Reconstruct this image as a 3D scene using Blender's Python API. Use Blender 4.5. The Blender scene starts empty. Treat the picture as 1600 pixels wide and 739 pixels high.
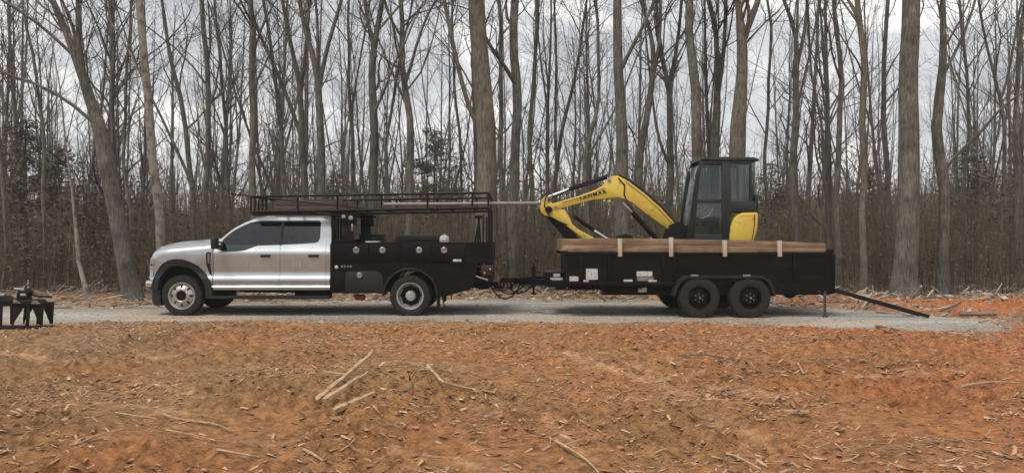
import bpy, bmesh, math, random
import numpy as np
from mathutils import Vector, Matrix, noise as mnoise
R = math.radians
S = bpy.context.scene
COL = S.collection

# ------------------------------------------------------------ camera, world, sun, exposure
F = 1230.0; EYE = 1.57; HZ = 369.5
cam_d = bpy.data.cameras.new('camera'); cam = bpy.data.objects.new('camera', cam_d); COL.objects.link(cam)
cam.location = (0, 0, EYE); cam.rotation_euler = (R(90), 0, 0)
cam_d.sensor_width = 36; cam_d.lens = 36*F/1600; cam_d.clip_start = 0.05; cam_d.clip_end = 2000
S.camera = cam
S.render.resolution_x = 1024; S.render.resolution_y = 472
S.view_settings.view_transform = 'Standard'; S.view_settings.look = 'None'
S.view_settings.gamma = 1.0; S.view_settings.exposure = 0.82
SUN_EL, SUN_AZ = R(64), R(222)
W = bpy.data.worlds.new('World'); S.world = W; W.use_nodes = True
nt = W.node_tree; nt.nodes.clear()
def N(t, tree=None, **k):
    n = (tree or nt).nodes.new(t)
    for a, b in k.items(): setattr(n, a, b)
    return n
out = N('ShaderNodeOutputWorld'); bg = N('ShaderNodeBackground'); bg.inputs['Strength'].default_value = 0.085
sky = N('ShaderNodeTexSky', sky_type='NISHITA', sun_disc=False, sun_elevation=SUN_EL, sun_rotation=SUN_AZ)
tc = N('ShaderNodeTexCoord'); mp = N('ShaderNodeMapping'); mp.inputs['Scale'].default_value = (1.1, 1.1, 3.4)
mp.inputs['Location'].default_value = (3.1, 0.7, 0.2)
n1 = N('ShaderNodeTexNoise'); n1.inputs['Scale'].default_value = 2.6; n1.inputs['Detail'].default_value = 7; n1.inputs['Roughness'].default_value = 0.55
n1.inputs['Distortion'].default_value = 0.6
cr = N('ShaderNodeValToRGB')
e = cr.color_ramp.elements; e[0].position = 0.36; e[0].color = (4.4, 4.5, 4.7, 1); e[1].position = 0.64; e[1].color = (11, 10.6, 10.0, 1)
m_ = e.new(0.5); m_.color = (5.6, 5.6, 5.75, 1)
mx = N('ShaderNodeMix', data_type='RGBA'); mx.inputs[0].default_value = 0.93
L = nt.links.new
L(tc.outputs['Generated'], mp.inputs[0]); L(mp.outputs[0], n1.inputs['Vector']); L(n1.outputs['Fac'], cr.inputs[0])
L(sky.outputs[0], mx.inputs[6]); L(cr.outputs[0], mx.inputs[7]); L(mx.outputs[2], bg.inputs[0]); L(bg.outputs[0], out.inputs[0])
sd = bpy.data.lights.new('sun', 'SUN'); sd.energy = 1.45; sd.angle = R(18); sd.color = (1, .96, .9)
so = bpy.data.objects.new('sun', sd); COL.objects.link(so)
_d = Vector((math.sin(SUN_AZ)*math.cos(SUN_EL), math.cos(SUN_AZ)*math.cos(SUN_EL), math.sin(SUN_EL)))
so.rotation_euler = _d.to_track_quat('Z', 'Y').to_euler(); so.location = (0, -20, 30)

# ------------------------------------------------------------ helpers
rng = np.random.default_rng(7); random.seed(11)
def PX(px, Y): return (px-800)*Y/F
def PZ(py, Y): return EYE+(HZ-py)*Y/F

def material(name, c1, c2=None, rough=0.6, metal=0.0, scale=4.0, coat=0.0, bump=0.0, bscale=60.0, stretch=(1, 1, 1), spec=0.5, detail=6, contrast=(0.35, 0.65), attr=None, c3=None, rvar=0.0, objrand=0.0, patch=0.0):
    m = bpy.data.materials.new(name); m.use_nodes = True
    t = m.node_tree; b = t.nodes['Principled BSDF']
    b.inputs['Roughness'].default_value = rough; b.inputs['Metallic'].default_value = metal
    b.inputs['Coat Weight'].default_value = coat; b.inputs['Coat Roughness'].default_value = 0.06
    b.inputs['Specular IOR Level'].default_value = spec
    c2 = c2 or tuple(x*0.8 for x in c1)
    tcn = N('ShaderNodeTexCoord', t); mpn = N('ShaderNodeMapping', t); mpn.inputs['Scale'].default_value = stretch
    nn = N('ShaderNodeTexNoise', t); nn.inputs['Scale'].default_value = scale; nn.inputs['Detail'].default_value = detail; nn.inputs['Roughness'].default_value = 0.62
    rp = N('ShaderNodeValToRGB', t); el = rp.color_ramp.elements
    el[0].position = contrast[0]; el[0].color = (*c2, 1); el[1].position = contrast[1]; el[1].color = (*c1, 1)
    if c3: q = el.new((contrast[0]+contrast[1])/2); q.color = (*c3, 1)
    k = t.links.new
    k(tcn.outputs['Object'], mpn.inputs[0]); k(mpn.outputs[0], nn.inputs['Vector']); k(nn.outputs['Fac'], rp.inputs[0])
    colout = rp.outputs[0]
    if patch:
        pn = N('ShaderNodeTexNoise', t); pn.inputs['Scale'].default_value = 1.7; pn.inputs['Detail'].default_value = 8; pn.inputs['Roughness'].default_value = .7
        pr = N('ShaderNodeValToRGB', t); pe = pr.color_ramp.elements; pe[0].position = .38; pe[0].color = (1-patch, 1-patch, 1-patch, 1); pe[1].position = .66; pe[1].color = (1+patch*1.1, 1+patch*1.2, 1+patch, 1)
        mm = N('ShaderNodeMix', t, data_type='RGBA', blend_type='MULTIPLY'); mm.inputs[0].default_value = 1
        k(tcn.outputs['Object'], pn.inputs['Vector']); k(pn.outputs['Fac'], pr.inputs[0]); k(colout, mm.inputs[6]); k(pr.outputs[0], mm.inputs[7]); colout = mm.outputs[2]
    if objrand:
        oi = N('ShaderNodeObjectInfo', t); mr = N('ShaderNodeMapRange', t); mr.inputs['To Min'].default_value = 1-objrand; mr.inputs['To Max'].default_value = 1+objrand
        mm = N('ShaderNodeMix', t, data_type='RGBA', blend_type='MULTIPLY'); mm.inputs[0].default_value = 1
        k(oi.outputs['Random'], mr.inputs[0]); k(colout, mm.inputs[6]); k(mr.outputs[0], mm.inputs[7]); colout = mm.outputs[2]
    if attr:
        at = N('ShaderNodeAttribute', t); at.attribute_name = attr
        mm = N('ShaderNodeMix', t, data_type='RGBA', blend_type='MULTIPLY'); mm.inputs[0].default_value = 1
        k(colout, mm.inputs[6]); k(at.outputs['Color'], mm.inputs[7]); colout = mm.outputs[2]
    k(colout, b.inputs['Base Color'])
    if rvar:
        mr = N('ShaderNodeMapRange', t); mr.inputs['To Min'].default_value = max(0.02, rough-rvar); mr.inputs['To Max'].default_value = min(1, rough+rvar)
        k(nn.outputs['Fac'], mr.inputs[0]); k(mr.outputs[0], b.inputs['Roughness'])
    if bump:
        nb = N('ShaderNodeTexNoise', t); nb.inputs['Scale'].default_value = bscale; nb.inputs['Detail'].default_value = 5
        bn = N('ShaderNodeBump', t); bn.inputs['Strength'].default_value = bump; bn.inputs['Distance'].default_value = 0.02
        k(mpn.outputs[0], nb.inputs['Vector']); k(nb.outputs['Fac'], bn.inputs['Height']); k(bn.outputs[0], b.inputs['Normal'])
    return m

M = {}
M['paint'] = material('silver_white_paint', (.555, .58, .60), (.50, .52, .535), rough=.3, metal=.82, scale=1.5, coat=.6, rvar=.08, bump=.015, bscale=3)
M['black_paint'] = material('black_body_paint', (.020, .016, .013), (.0035, .003, .003), rough=.36, scale=2.2, spec=.16, rvar=.14, contrast=(.52, .82), stretch=(1, 1, 2.5), detail=9)
M['rack'] = material('black_rack_tube', (.007, .0065, .0065), (.014, .010, .009), rough=.5, scale=9, rvar=.1, spec=.15)
M['plastic'] = material('charcoal_plastic', (.016, .0165, .016), (.011, .011, .011), rough=.65, spec=.35, scale=12, bump=.1, bscale=200)
M['rubber'] = material('tyre_rubber', (.011, .0107, .0102), (.024, .021, .018), rough=.85, spec=.3, scale=7, bump=.2, bscale=80, contrast=(.45, .75))
M['well'] = material('dark_underbody', (.007, .0065, .006), (.012, .010, .0085), rough=.9, scale=5, spec=.2)
M['alloy'] = material('forged_alloy', (.52, .52, .51), (.34, .33, .31), rough=.42, metal=.55, scale=8, rvar=.1)
M['steel'] = material('dull_steel', (.4, .39, .38), (.25, .22, .2), rough=.42, metal=.8, scale=10, rvar=.1)
M['chrome'] = material('chrome_rod', (.8, .78, .76), (.7, .68, .66), rough=.22, metal=.85, scale=5)
M['yellow'] = material('machine_yellow', (.66, .47, .07), (.30, .20, .05), rough=.45, scale=9, coat=.1, rvar=.12, contrast=(.3, .43), detail=10)
M['yellow_trim'] = material('faded_yellow', (.60, .44, .10), (.45, .31, .07), rough=.55, scale=12)
M['cab'] = material('dark_green_grey_cab', (.020, .026, .025), (.014, .018, .0175), rough=.42, scale=5, spec=.4)
M['wood'] = material('weathered_board', (.30, .19, .115), (.15, .093, .058), rough=.8, scale=7, stretch=(.16, 1, 2.6), bump=.3, bscale=30, c3=(.235, .145, .088), patch=.3)
M['stake'] = material('pale_stake_wood', (.56, .47, .37), (.42, .34, .26), rough=.8, scale=8, stretch=(3, 1, .3))
M['redwood'] = material('red_brown_lumber', (.085, .045, .035), (.055, .032, .026), rough=.7, scale=5, stretch=(.3, 1, 3))
M['red'] = material('red_plastic', (.42, .03, .025), (.3, .025, .02), rough=.4)
M['taillight'] = material('tail_light_red', (.06, .010, .010), (.035, .008, .008), rough=.3, coat=.2)
M['white'] = material('white_vinyl', (.60, .58, .56), (.36, .34, .33), rough=.5, scale=22, contrast=(.4, .55))
M['letter'] = material('faint_lettering', (.66, .66, .65), (.58, .58, .57), rough=.35, metal=.3)
M['black_print'] = material('black_print', (.02, .02, .018), rough=.5)
M['pipe'] = material('grey_conduit', (.26, .24, .215), (.18, .165, .15), rough=.5, scale=8)
M['seat'] = material('seat_cloth', (.035, .035, .036), (.025, .025, .025), rough=.9)
M['lens'] = material('headlight_lens', (.42, .42, .43), (.25, .25, .26), rough=.12, metal=.3, coat=1)
M['amber'] = material('amber_lens', (.5, .25, .04), (.4, .2, .03), rough=.3)
M['bark'] = material('grey_brown_bark', (.17, .153, .128), (.066, .058, .048), rough=.95, scale=9, stretch=(3.2, 3.2, .45), bump=.6, bscale=14, c3=(.112, .100, .083), objrand=.25, patch=.42)
M['bark_pale'] = material('pale_mottled_bark', (.30, .27, .23), (.11, .09, .075), rough=.95, scale=6, stretch=(1.5, 1.5, .9), bump=.4, bscale=18, c3=(.215, .19, .16), contrast=(.36, .56))
M['bark_tan'] = material('tan_bark', (.20, .17, .128), (.085, .071, .053), rough=.95, scale=10, stretch=(3, 3, .4), bump=.6, bscale=14, c3=(.138, .117, .088), patch=.35)
M['bark_far'] = material('far_bark', (.13, .113, .096), (.07, .06, .051), rough=1, scale=5, stretch=(3, 3, .5), objrand=.3)
M['brush'] = material('brown_brush', (.175, .143, .098), (.078, .062, .041), rough=1, scale=.9, attr='tint', patch=.3)
M['dead_leaf'] = material('dead_leaf', (.15, .10, .06), (.08, .055, .035), rough=1, scale=2, attr='tint')
M['needle'] = material('pine_needles', (.125, .108, .075), (.08, .07, .048), rough=.9, scale=2)
M['chip'] = material('wood_chip', (1, 1, 1), (.7, .7, .7), rough=.9, scale=20, attr='tint')
M['driftwood'] = material('bare_split_wood', (.50, .345, .205), (.28, .17, .10), rough=.9, scale=12, stretch=(1, 1, 1), bump=.4, bscale=40)
M['implement'] = material('worn_black_steel', (.006, .005, .005), (.016, .011, .009), rough=.6, scale=7, rvar=.1, spec=.2, contrast=(.4, .6))

def glass(name, tint, mixf, rough=.03, body=None):
    m = bpy.data.materials.new(name); m.use_nodes = True; t = m.node_tree; t.nodes.clear()
    o = N('ShaderNodeOutputMaterial', t); tr = N('ShaderNodeBsdfTransparent', t); tr.inputs[0].default_value = (*tint, 1)
    g = N('ShaderNodeBsdfGlossy', t); g.inputs['Roughness'].default_value = rough
    lw = N('ShaderNodeLayerWeight', t); lw.inputs[0].default_value = .5
    fr = N('ShaderNodeMath', t, operation='POWER'); fr.inputs[1].default_value = 4; t.links.new(lw.outputs['Facing'], fr.inputs[0])
    ad = N('ShaderNodeMath', t, operation='ADD'); ad.inputs[1].default_value = mixf; mxs = N('ShaderNodeMixShader', t)
    k = t.links.new
    k(fr.outputs[0], ad.inputs[0]); k(ad.outputs[0], mxs.inputs[0]); k(tr.outputs[0], mxs.inputs[1]); k(g.outputs[0], mxs.inputs[2]); k(mxs.outputs[0], o.inputs[0])
    return m
M['tint_glass'] = glass('tinted_glass', (.48, .48, .485), .08)
M['cab_glass'] = glass('green_cab_glass', (.64, .70, .69), .07)

class MB:
    """Collects shapes in world space; build() links them as one mesh."""
    def __init__(s): s.v = []; s.f = []
    def add(s, vs, fs):
        o = len(s.v); s.v += [tuple(p) for p in vs]; s.f += [tuple(i+o for i in f) for f in fs]; return s
    def box(s, x0, x1, y0, y1, z0, z1):
        return s.add([(x0,y0,z0),(x1,y0,z0),(x1,y1,z0),(x0,y1,z0),(x0,y0,z1),(x1,y0,z1),(x1,y1,z1),(x0,y1,z1)],
                     [(0,3,2,1),(4,5,6,7),(0,1,5,4),(1,2,6,5),(2,3,7,6),(3,0,4,7)])
    def prism(s, poly, y0, y1):
        n = len(poly)
        return s.add([(x,y0,z) for x,z in poly]+[(x,y1,z) for x,z in poly],
                     [tuple(range(n)), tuple(range(2*n-1,n-1,-1))]+[(i,i+n,(i+1)%n+n,(i+1)%n) for i in range(n)])
    def tube(s, pts, rad, n=8, cap=True):
        pts = [Vector(p) for p in pts]; m = len(pts)
        if not hasattr(rad, '__len__'): rad = [rad]*m
        vs = []; u = None
        for i, p in enumerate(pts):
            d = (pts[min(i+1,m-1)]-pts[max(i-1,0)])
            if d.length < 1e-9: d = Vector((0,0,1))
            d.normalize()
            if u is None: u = d.orthogonal().normalized()
            else:
                u = u-d*u.dot(d)
                u = d.orthogonal().normalized() if u.length < 1e-6 else u.normalized()
            w = d.cross(u)
            for j in range(n):
                a = 2*math.pi*j/n; vs.append(p+(u*math.cos(a)+w*math.sin(a))*rad[i])
        fs = [(i*n+j, i*n+(j+1)%n, (i+1)*n+(j+1)%n, (i+1)*n+j) for i in range(m-1) for j in range(n)]
        if cap: fs += [tuple(range(n-1,-1,-1)), tuple(range((m-1)*n, m*n))]
        return s.add(vs, fs)
    def bar(s, p, q, w, h):
        """square bar between two points"""
        p = Vector(p); q = Vector(q); d = (q-p).normalized()
        u = d.cross(Vector((0,0,1)))
        if u.length < 1e-4: u = Vector((0,1,0))
        u.normalize(); v = u.cross(d)
        vs = [c+u*a*w/2+v*b*h/2 for c in (p,q) for a,b in ((-1,-1),(1,-1),(1,1),(-1,1))]
        return s.add(vs, [(3,2,1,0),(4,5,6,7),(0,1,5,4),(1,2,6,5),(2,3,7,6),(3,0,4,7)])
    def lathe(s, c, prof, n=40, a0=0, a1=2*math.pi):
        """prof: (radius, y) pairs about the Y axis through c"""
        full = abs(a1-a0-2*math.pi) < 1e-6; k = n if full else n+1; m = len(prof); vs = []
        for j in range(k):
            a = a0+(a1-a0)*j/n
            for r, y in prof: vs.append((c[0]+r*math.cos(a), c[1]+y, c[2]+r*math.sin(a)))
        fs = []
        for j in range(n):
            for i in range(m-1):
                fs.append((j*m+i, j*m+i+1, ((j+1)%k)*m+i+1, ((j+1)%k)*m+i))
        return s.add(vs, fs)
    def ball(s, c, r, n=8, sz=(1,1,1)):
        prof = [(math.sin(math.pi*i/n)*r, -math.cos(math.pi*i/n)*r) for i in range(n+1)]
        o = len(s.v); s.lathe((0,0,0), prof, n*2)
        for i in range(o, len(s.v)):
            x,y,z = s.v[i]; s.v[i] = (c[0]+x*sz[0], c[1]+y*sz[1], c[2]+z*sz[2])
        return s
    def build(s, name, mat, parent=None, bevel=0, smooth=True, label=None, angle=35):
        me = bpy.data.meshes.new(name)
        off = Vector(parent['_o']) if parent is not None else Vector((0,0,0))
        me.from_pydata([(v[0]-off.x, v[1]-off.y, v[2]-off.z) for v in s.v], [], s.f)
        bm = bmesh.new(); bm.from_mesh(me)
        bmesh.ops.remove_doubles(bm, verts=bm.verts, dist=1e-5)
        bmesh.ops.recalc_face_normals(bm, faces=bm.faces)
        if bevel:
            ed = [e for e in bm.edges if len(e.link_faces) == 2 and e.calc_face_angle(0) > R(30)]
            bmesh.ops.bevel(bm, geom=ed, offset=bevel, segments=2, affect='EDGES', profile=.5, clamp_overlap=True)
        bm.to_mesh(me); bm.free()
        if smooth:
            me.shade_smooth(); me.set_sharp_from_angle(angle=R(angle))
        me.materials.append(mat)
        o = bpy.data.objects.new(name, me); COL.objects.link(o)
        if parent is not None: o.parent = parent
        if label: o['label'] = label
        return o

def thing(name, loc, label, cat, group=None):
    o = bpy.data.objects.new(name, None); COL.objects.link(o); o.location = loc; o.empty_display_size = .3
    o['label'] = label; o['category'] = cat; o['_o'] = list(loc)
    if group: o['group'] = group
    return o
def single(o, label, cat, group=None):
    o['label'] = label; o['category'] = cat
    if group: o['group'] = group
    return o
def copy_tree(root, loc, rotz=0, sc=1, label=None):
    r = root.copy(); COL.objects.link(r); r.location = loc; r.rotation_euler = (0,0,rotz); r.scale = (sc,)*3
    if label: r['label'] = label
    for ch in list(root.children):
        c = ch.copy(); COL.objects.link(c); c.parent = r
        for g in list(ch.children):
            d = g.copy(); COL.objects.link(d); d.parent = c
    return r

# ------------------------------------------------------------ numpy noise
_perm = np.random.default_rng(3).permutation(512)
_val = np.random.default_rng(4).random(512)
def vnoise(x, y):
    xi = np.floor(x).astype(int); yi = np.floor(y).astype(int); fx = x-xi; fy = y-yi
    fx = fx*fx*(3-2*fx); fy = fy*fy*(3-2*fy)
    def h(a, b): return _val[(_perm[(a & 255)]+b) & 511]
    a = h(xi, yi); b = h(xi+1, yi); c = h(xi, yi+1); d = h(xi+1, yi+1)
    return (a*(1-fx)+b*fx)*(1-fy)+(c*(1-fx)+d*fx)*fy-.5
def fbm(x, y, o=4, g=.5):
    s = 0; a = 1
    for i in range(o): s = s+a*vnoise(x*2**i+17*i, y*2**i+31*i); a *= g
    return s
def ss(a, b, x):
    t = np.clip((x-a)/(b-a), 0, 1); return t*t*(3-2*t)

# road edges (near, far) in metres, from the photograph's perspective
rx  = [-60, -14, -9.07, -6.7, 0, 3.6, 5.7, 7.2, 8.3, 8.9]
rfn = [13.0, 13.6, 13.95, 14.7, 14.6, 14.35, 13.5, 13.0, 13.3, 14.7]
rfr = [18.0, 17.8, 17.6, 18.7, 20.0, 19.3, 18.4, 17.0, 15.8, 14.75]
def road_in(x, y):
    """metres inside the road outline (negative outside), edges frayed by noise"""
    a = np.interp(x, rx, rfn); b = np.interp(x, rx, rfr)
    d = np.minimum(y-a, b-y); d = np.minimum(d, (8.95-x)*.8)
    return d+.45*fbm(x*.7, y*.9+5, 3)+.4*fbm(x*4, y*5, 3)
def _g(px, py): Y = EYE*F/(py-HZ); return (PX(px, Y), Y)
TRACKS = [(_g(a_, b_), _g(c_, d_), w_, h_) for a_, b_, c_, d_, w_, h_ in (
    (835, 545, 1000, 602, .16, .035), (995, 578, 1200, 700, .09, .03), (1020, 600, 1160, 702, .07, .025), (1060, 572, 1185, 640, .09, .02),
    (230, 610, 520, 680, .08, .03), (190, 640, 370, 676, .07, .02), (0, 562, 130, 572, .16, .03), (90, 548, 300, 566, .12, .02), (1330, 602, 1600, 588, .12, .03), (1160, 622, 1290, 655, .11, .03),
    (840, 660, 960, 739, .07, .02), (380, 700, 460, 722, .05, .02), (600, 700, 760, 739, .05, .015))]
def seg_d(x, y, p, q):
    vx, vy = q[0]-p[0], q[1]-p[1]; t = np.clip(((x-p[0])*vx+(y-p[1])*vy)/(vx*vx+vy*vy), 0, 1)
    return np.hypot(x-p[0]-t*vx, y-p[1]-t*vy)
def packed(x, y):
    s = 0*x
    for p, q, w, a in TRACKS:
        s = np.maximum(s, np.exp(-(seg_d(x+.25*vnoise(x*1.5, y*1.5), y, p, q)/(w*.75))**2)*ss(-.25, .15, vnoise(x*1.3+5, y*1.3)))
    return s
def gheight(x, y):
    x = np.asarray(x, float); y = np.asarray(y, float)
    r = ss(.1, -1.5, road_in(x, y))
    wood = ss(18.5, 21, y)
    pk = packed(x, y)
    big = .10*fbm(x*.35, y*.35, 3)+.02
    fine = (.075*fbm(x*1.7, y*2.3+3, 3)+.095*fbm(x*6, y*10, 4, .62)*(.3+1.4*ss(-.25, .3, fbm(x*.8+9, y*.8, 2))))
    r = r*(1-np.exp(-(np.maximum(np.abs(x+8.9)-.9, 0)/.5)**2-(np.maximum(np.abs(y-13.4)-.5, 0)/.7)**2))
    near = r*(1-wood)*(big+fine*(1-.8*pk))
    for p, q, w, a in TRACKS: near = near+r*a*np.exp(-(seg_d(x+.25*vnoise(x*1.5, y*1.5), y, p, q)/w)**2)
    near = near+r*.10*np.exp(-((x+1.0)/.7)**2-((y-8.4)/.4)**2)+r*.06*np.exp(-((x-5)/1.2)**2-((y-13)/.3)**2)
    berm = .10*np.exp(-((y-np.interp(x, rx, rfr)-.45)/.35)**2)*(1+1.6*fbm(x*2, y*2, 3))*(x < 12)*(x > -40)
    far = wood*(.25*fbm(x*.12, y*.12, 3)+.05*fbm(x*1.2, y*1.2, 3))
    return near+np.maximum(berm, 0)*ss(-.1, -.35, road_in(x, y))+far+.008*fbm(x*4, y*6, 2)*(1-r)
def gz(x, y): return float(gheight(np.array([x]), np.array([y]))[0])

def grid_mesh(xs, ys, zf):
    X, Y = np.meshgrid(xs, ys); Z = zf(X, Y); nx, ny = len(xs), len(ys)
    v = np.stack([X, Y, Z], -1).reshape(-1, 3)
    i = np.arange(nx*ny).reshape(ny, nx)
    f = np.stack([i[:-1,:-1], i[:-1,1:], i[1:,1:], i[1:,:-1]], -1).reshape(-1, 4)
    return v, f
def np_mesh(name, v, f, mats, tint=None, midx=None, smooth=True):
    """fast mesh from arrays; f is (n,3) or (n,4)"""
    me = bpy.data.meshes.new(name); k = f.shape[1]
    me.vertices.add(len(v)); me.vertices.foreach_set('co', v.astype(np.float32).ravel())
    me.loops.add(f.size); me.loops.foreach_set('vertex_index', f.astype(np.int32).ravel())
    me.polygons.add(len(f)); me.polygons.foreach_set('loop_start', np.arange(0, f.size, k, dtype=np.int32))
    me.update(calc_edges=True)
    for m in mats: me.materials.append(m)
    if midx is not None: me.polygons.foreach_set('material_index', midx.astype(np.int32))
    if smooth: me.polygons.foreach_set('use_smooth', np.ones(len(f), bool))
    if tint is not None:
        a = me.attributes.new('tint', 'FLOAT_COLOR', 'POINT'); a.data.foreach_set('color', np.c_[tint, np.ones(len(v))].astype(np.float32).ravel())
    me.validate(); me.update()
    o = bpy.data.objects.new(name, me); COL.objects.link(o); return o

# ------------------------------------------------------------ ground
def ground_material():
    m = bpy.data.materials.new('red_clay_ground'); m.use_nodes = True; t = m.node_tree; b = t.nodes['Principled BSDF']; k = t.links.new
    b.inputs['Roughness'].default_value = .95; b.inputs['Specular IOR Level'].default_value = .2
    at = N('ShaderNodeAttribute', t); at.attribute_name = 'tint'
    tcn = N('ShaderNodeTexCoord', t); mpn = N('ShaderNodeMapping', t); mpn.inputs['Scale'].default_value = (1, 1.5, 1)
    a = N('ShaderNodeTexNoise', t); a.inputs['Scale'].default_value = 9; a.inputs['Detail'].default_value = 9; a.inputs['Roughness'].default_value = .7
    r = N('ShaderNodeValToRGB', t); el = r.color_ramp.elements
    el[0].position = .36; el[0].color = (.5, .48, .47, 1); el[1].position = .66; el[1].color = (1.5, 1.5, 1.48, 1)
    q = el.new(.5); q.color = (.97, .96, .95, 1)
    mm = N('ShaderNodeMix', t, data_type='RGBA', blend_type='MULTIPLY'); mm.inputs[0].default_value = 1
    k(tcn.outputs['Object'], mpn.inputs[0]); k(mpn.outputs[0], a.inputs['Vector']); k(a.outputs['Fac'], r.inputs[0])
    k(at.outputs['Color'], mm.inputs[6]); k(r.outputs[0], mm.inputs[7]); k(mm.outputs[2], b.inputs['Base Color'])
    nb = N('ShaderNodeTexNoise', t); nb.inputs['Scale'].default_value = 38; nb.inputs['Detail'].default_value = 7; nb.inputs['Roughness'].default_value = .7
    bn = N('ShaderNodeBump', t); bn.inputs['Strength'].default_value = 1.0; bn.inputs['Distance'].default_value = .055
    k(mpn.outputs[0], nb.inputs['Vector']); k(nb.outputs['Fac'], bn.inputs['Height']); k(bn.outputs[0], b.inputs['Normal'])
    return m
def mix3(a, b, t): return np.asarray(a)*(1-t[..., None])+np.asarray(b)*t[..., None]
def ground_tint(X, Y):
    c = mix3((.40, .224, .103), (.455, .223, .095), ss(-.25, .3, fbm(X*.5, Y*.5, 3)))
    red = np.clip(ss(0, 6, X)*.7+.7*fbm(X*.45+4, Y*.6, 3)+ss(8, 5, Y)*ss(2, 4, X)*.3, 0, 1)
    c = mix3(c*1, (.43, .155, .062), red*.0) if False else c*(1-red[..., None])+np.array((.52, .180, .068))*red[..., None]
    ol = np.clip(ss(-1.5, -6, X)*.6+.6*fbm(X*.7+2, Y*.9+8, 3), 0, .8)
    c = c*(1-ol[..., None])+np.array((.31, .195, .108))*ol[..., None]
    pk = packed(X, Y)*.7; c = c*(1-pk[..., None])+np.array((.66, .375, .20))*pk[..., None]
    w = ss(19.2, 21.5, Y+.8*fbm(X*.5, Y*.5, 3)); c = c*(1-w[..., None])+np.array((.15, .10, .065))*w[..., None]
    g = ss(-.6, .05, road_in(X, Y)+.3*fbm(X*3, Y*3, 2))*.75; c = c*(1-g[..., None])+np.array((.30, .255, .20))*g[..., None]
    return c
ysf = [3.2]
while ysf[-1] < 15.2: ysf.append(ysf[-1]*1.0042)
ysf += list(np.arange(15.26, 24, .09)); 
ys = np.array([-205, -150, -100, -40, -15, -6, -2, 0, 1, 2, 2.6]+ysf+list(np.linspace(24.4, 60, 50))+[70, 90, 120, 160, 205])
xs = np.array([-205, -150, -110, -80, -50, -30, -24, -20, -18, -16]+list(np.arange(-14, 14, .045))+[14.1, 16, 18, 20, 24, 30, 50, 80, 110, 150, 205])
v, f = grid_mesh(xs, ys, lambda X, Y: gheight(X, Y)*ss(500, 60, np.hypot(X, Y)))
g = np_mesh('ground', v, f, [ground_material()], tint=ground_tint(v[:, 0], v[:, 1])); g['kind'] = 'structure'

# gravel road: a sheet that rises out of the clay along a frayed line
M['gravel'] = material('grey_gravel', (.37, .345, .305), (.17, .155, .135), rough=.95, scale=22, bump=1, bscale=38, c3=(.28, .26, .23), detail=9, attr='tint')
xs = np.concatenate([np.arange(-60, -14, .5), np.arange(-14, 9.6, .05)]); ys = np.arange(12.4, 21, .05)
v, f = grid_mesh(xs, ys, lambda X, Y: gheight(X, Y)+np.clip(road_in(X, Y)*.10, -.03, .006)+.012*np.clip(fbm(X*9, Y*9, 2), 0, 1)*ss(0, .3, road_in(X, Y)))
keep = (road_in(v[:, 0], v[:, 1]) > -.3)[f].any(1)
f = f[keep]; used, inv = np.unique(f, return_inverse=True); v = v[used]; f = inv.reshape(-1, 4)
gx, gy = v[:, 0], v[:, 1]
gt = (1+.5*fbm(gx*.5, gy*2.5, 4))[:, None]*np.ones((1, 3)); dr = (ss(.0, .35, fbm(gx*.8+3, gy*1.6, 4))*.6+ss(.8, 0, road_in(gx, gy))*.75).clip(0, .85)[:, None]
gt = gt*(1-dr)+gt*np.array([[1.15, .86, .62]])*dr
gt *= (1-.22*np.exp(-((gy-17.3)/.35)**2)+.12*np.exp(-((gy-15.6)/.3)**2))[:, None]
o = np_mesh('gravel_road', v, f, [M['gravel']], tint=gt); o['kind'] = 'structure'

# far ridge round the clearing
hv = []; hf = []; nh = 180
for j in range(nh):
    a = 2*math.pi*j/nh
    for k_, (rr, zz) in enumerate(((95, -.3), (104, 3.2), (114, 6.6), (126, 9.5), (150, 11), (200, 9))):
        hgt = zz*.72*(.85+.5*mnoise.noise(Vector((math.cos(a)*4, math.sin(a)*4, 1))))+ (mnoise.noise(Vector((math.cos(a)*30, math.sin(a)*30, k_)))*.9 if k_ else 0)
        hv.append((rr*math.cos(a), rr*math.sin(a), hgt))
    for k_ in range(5): hf.append((j*6+k_, ((j+1)%nh)*6+k_, ((j+1)%nh)*6+k_+1, j*6+k_+1))
M['hill'] = material('leafless_hillside', (.115, .092, .07), (.065, .052, .04), rough=1, scale=.5, stretch=(1, 1, .3), bump=.6, bscale=2)
o = np_mesh('hills', np.array(hv), np.array(hf), [M['hill']]); o['kind'] = 'structure'

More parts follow.
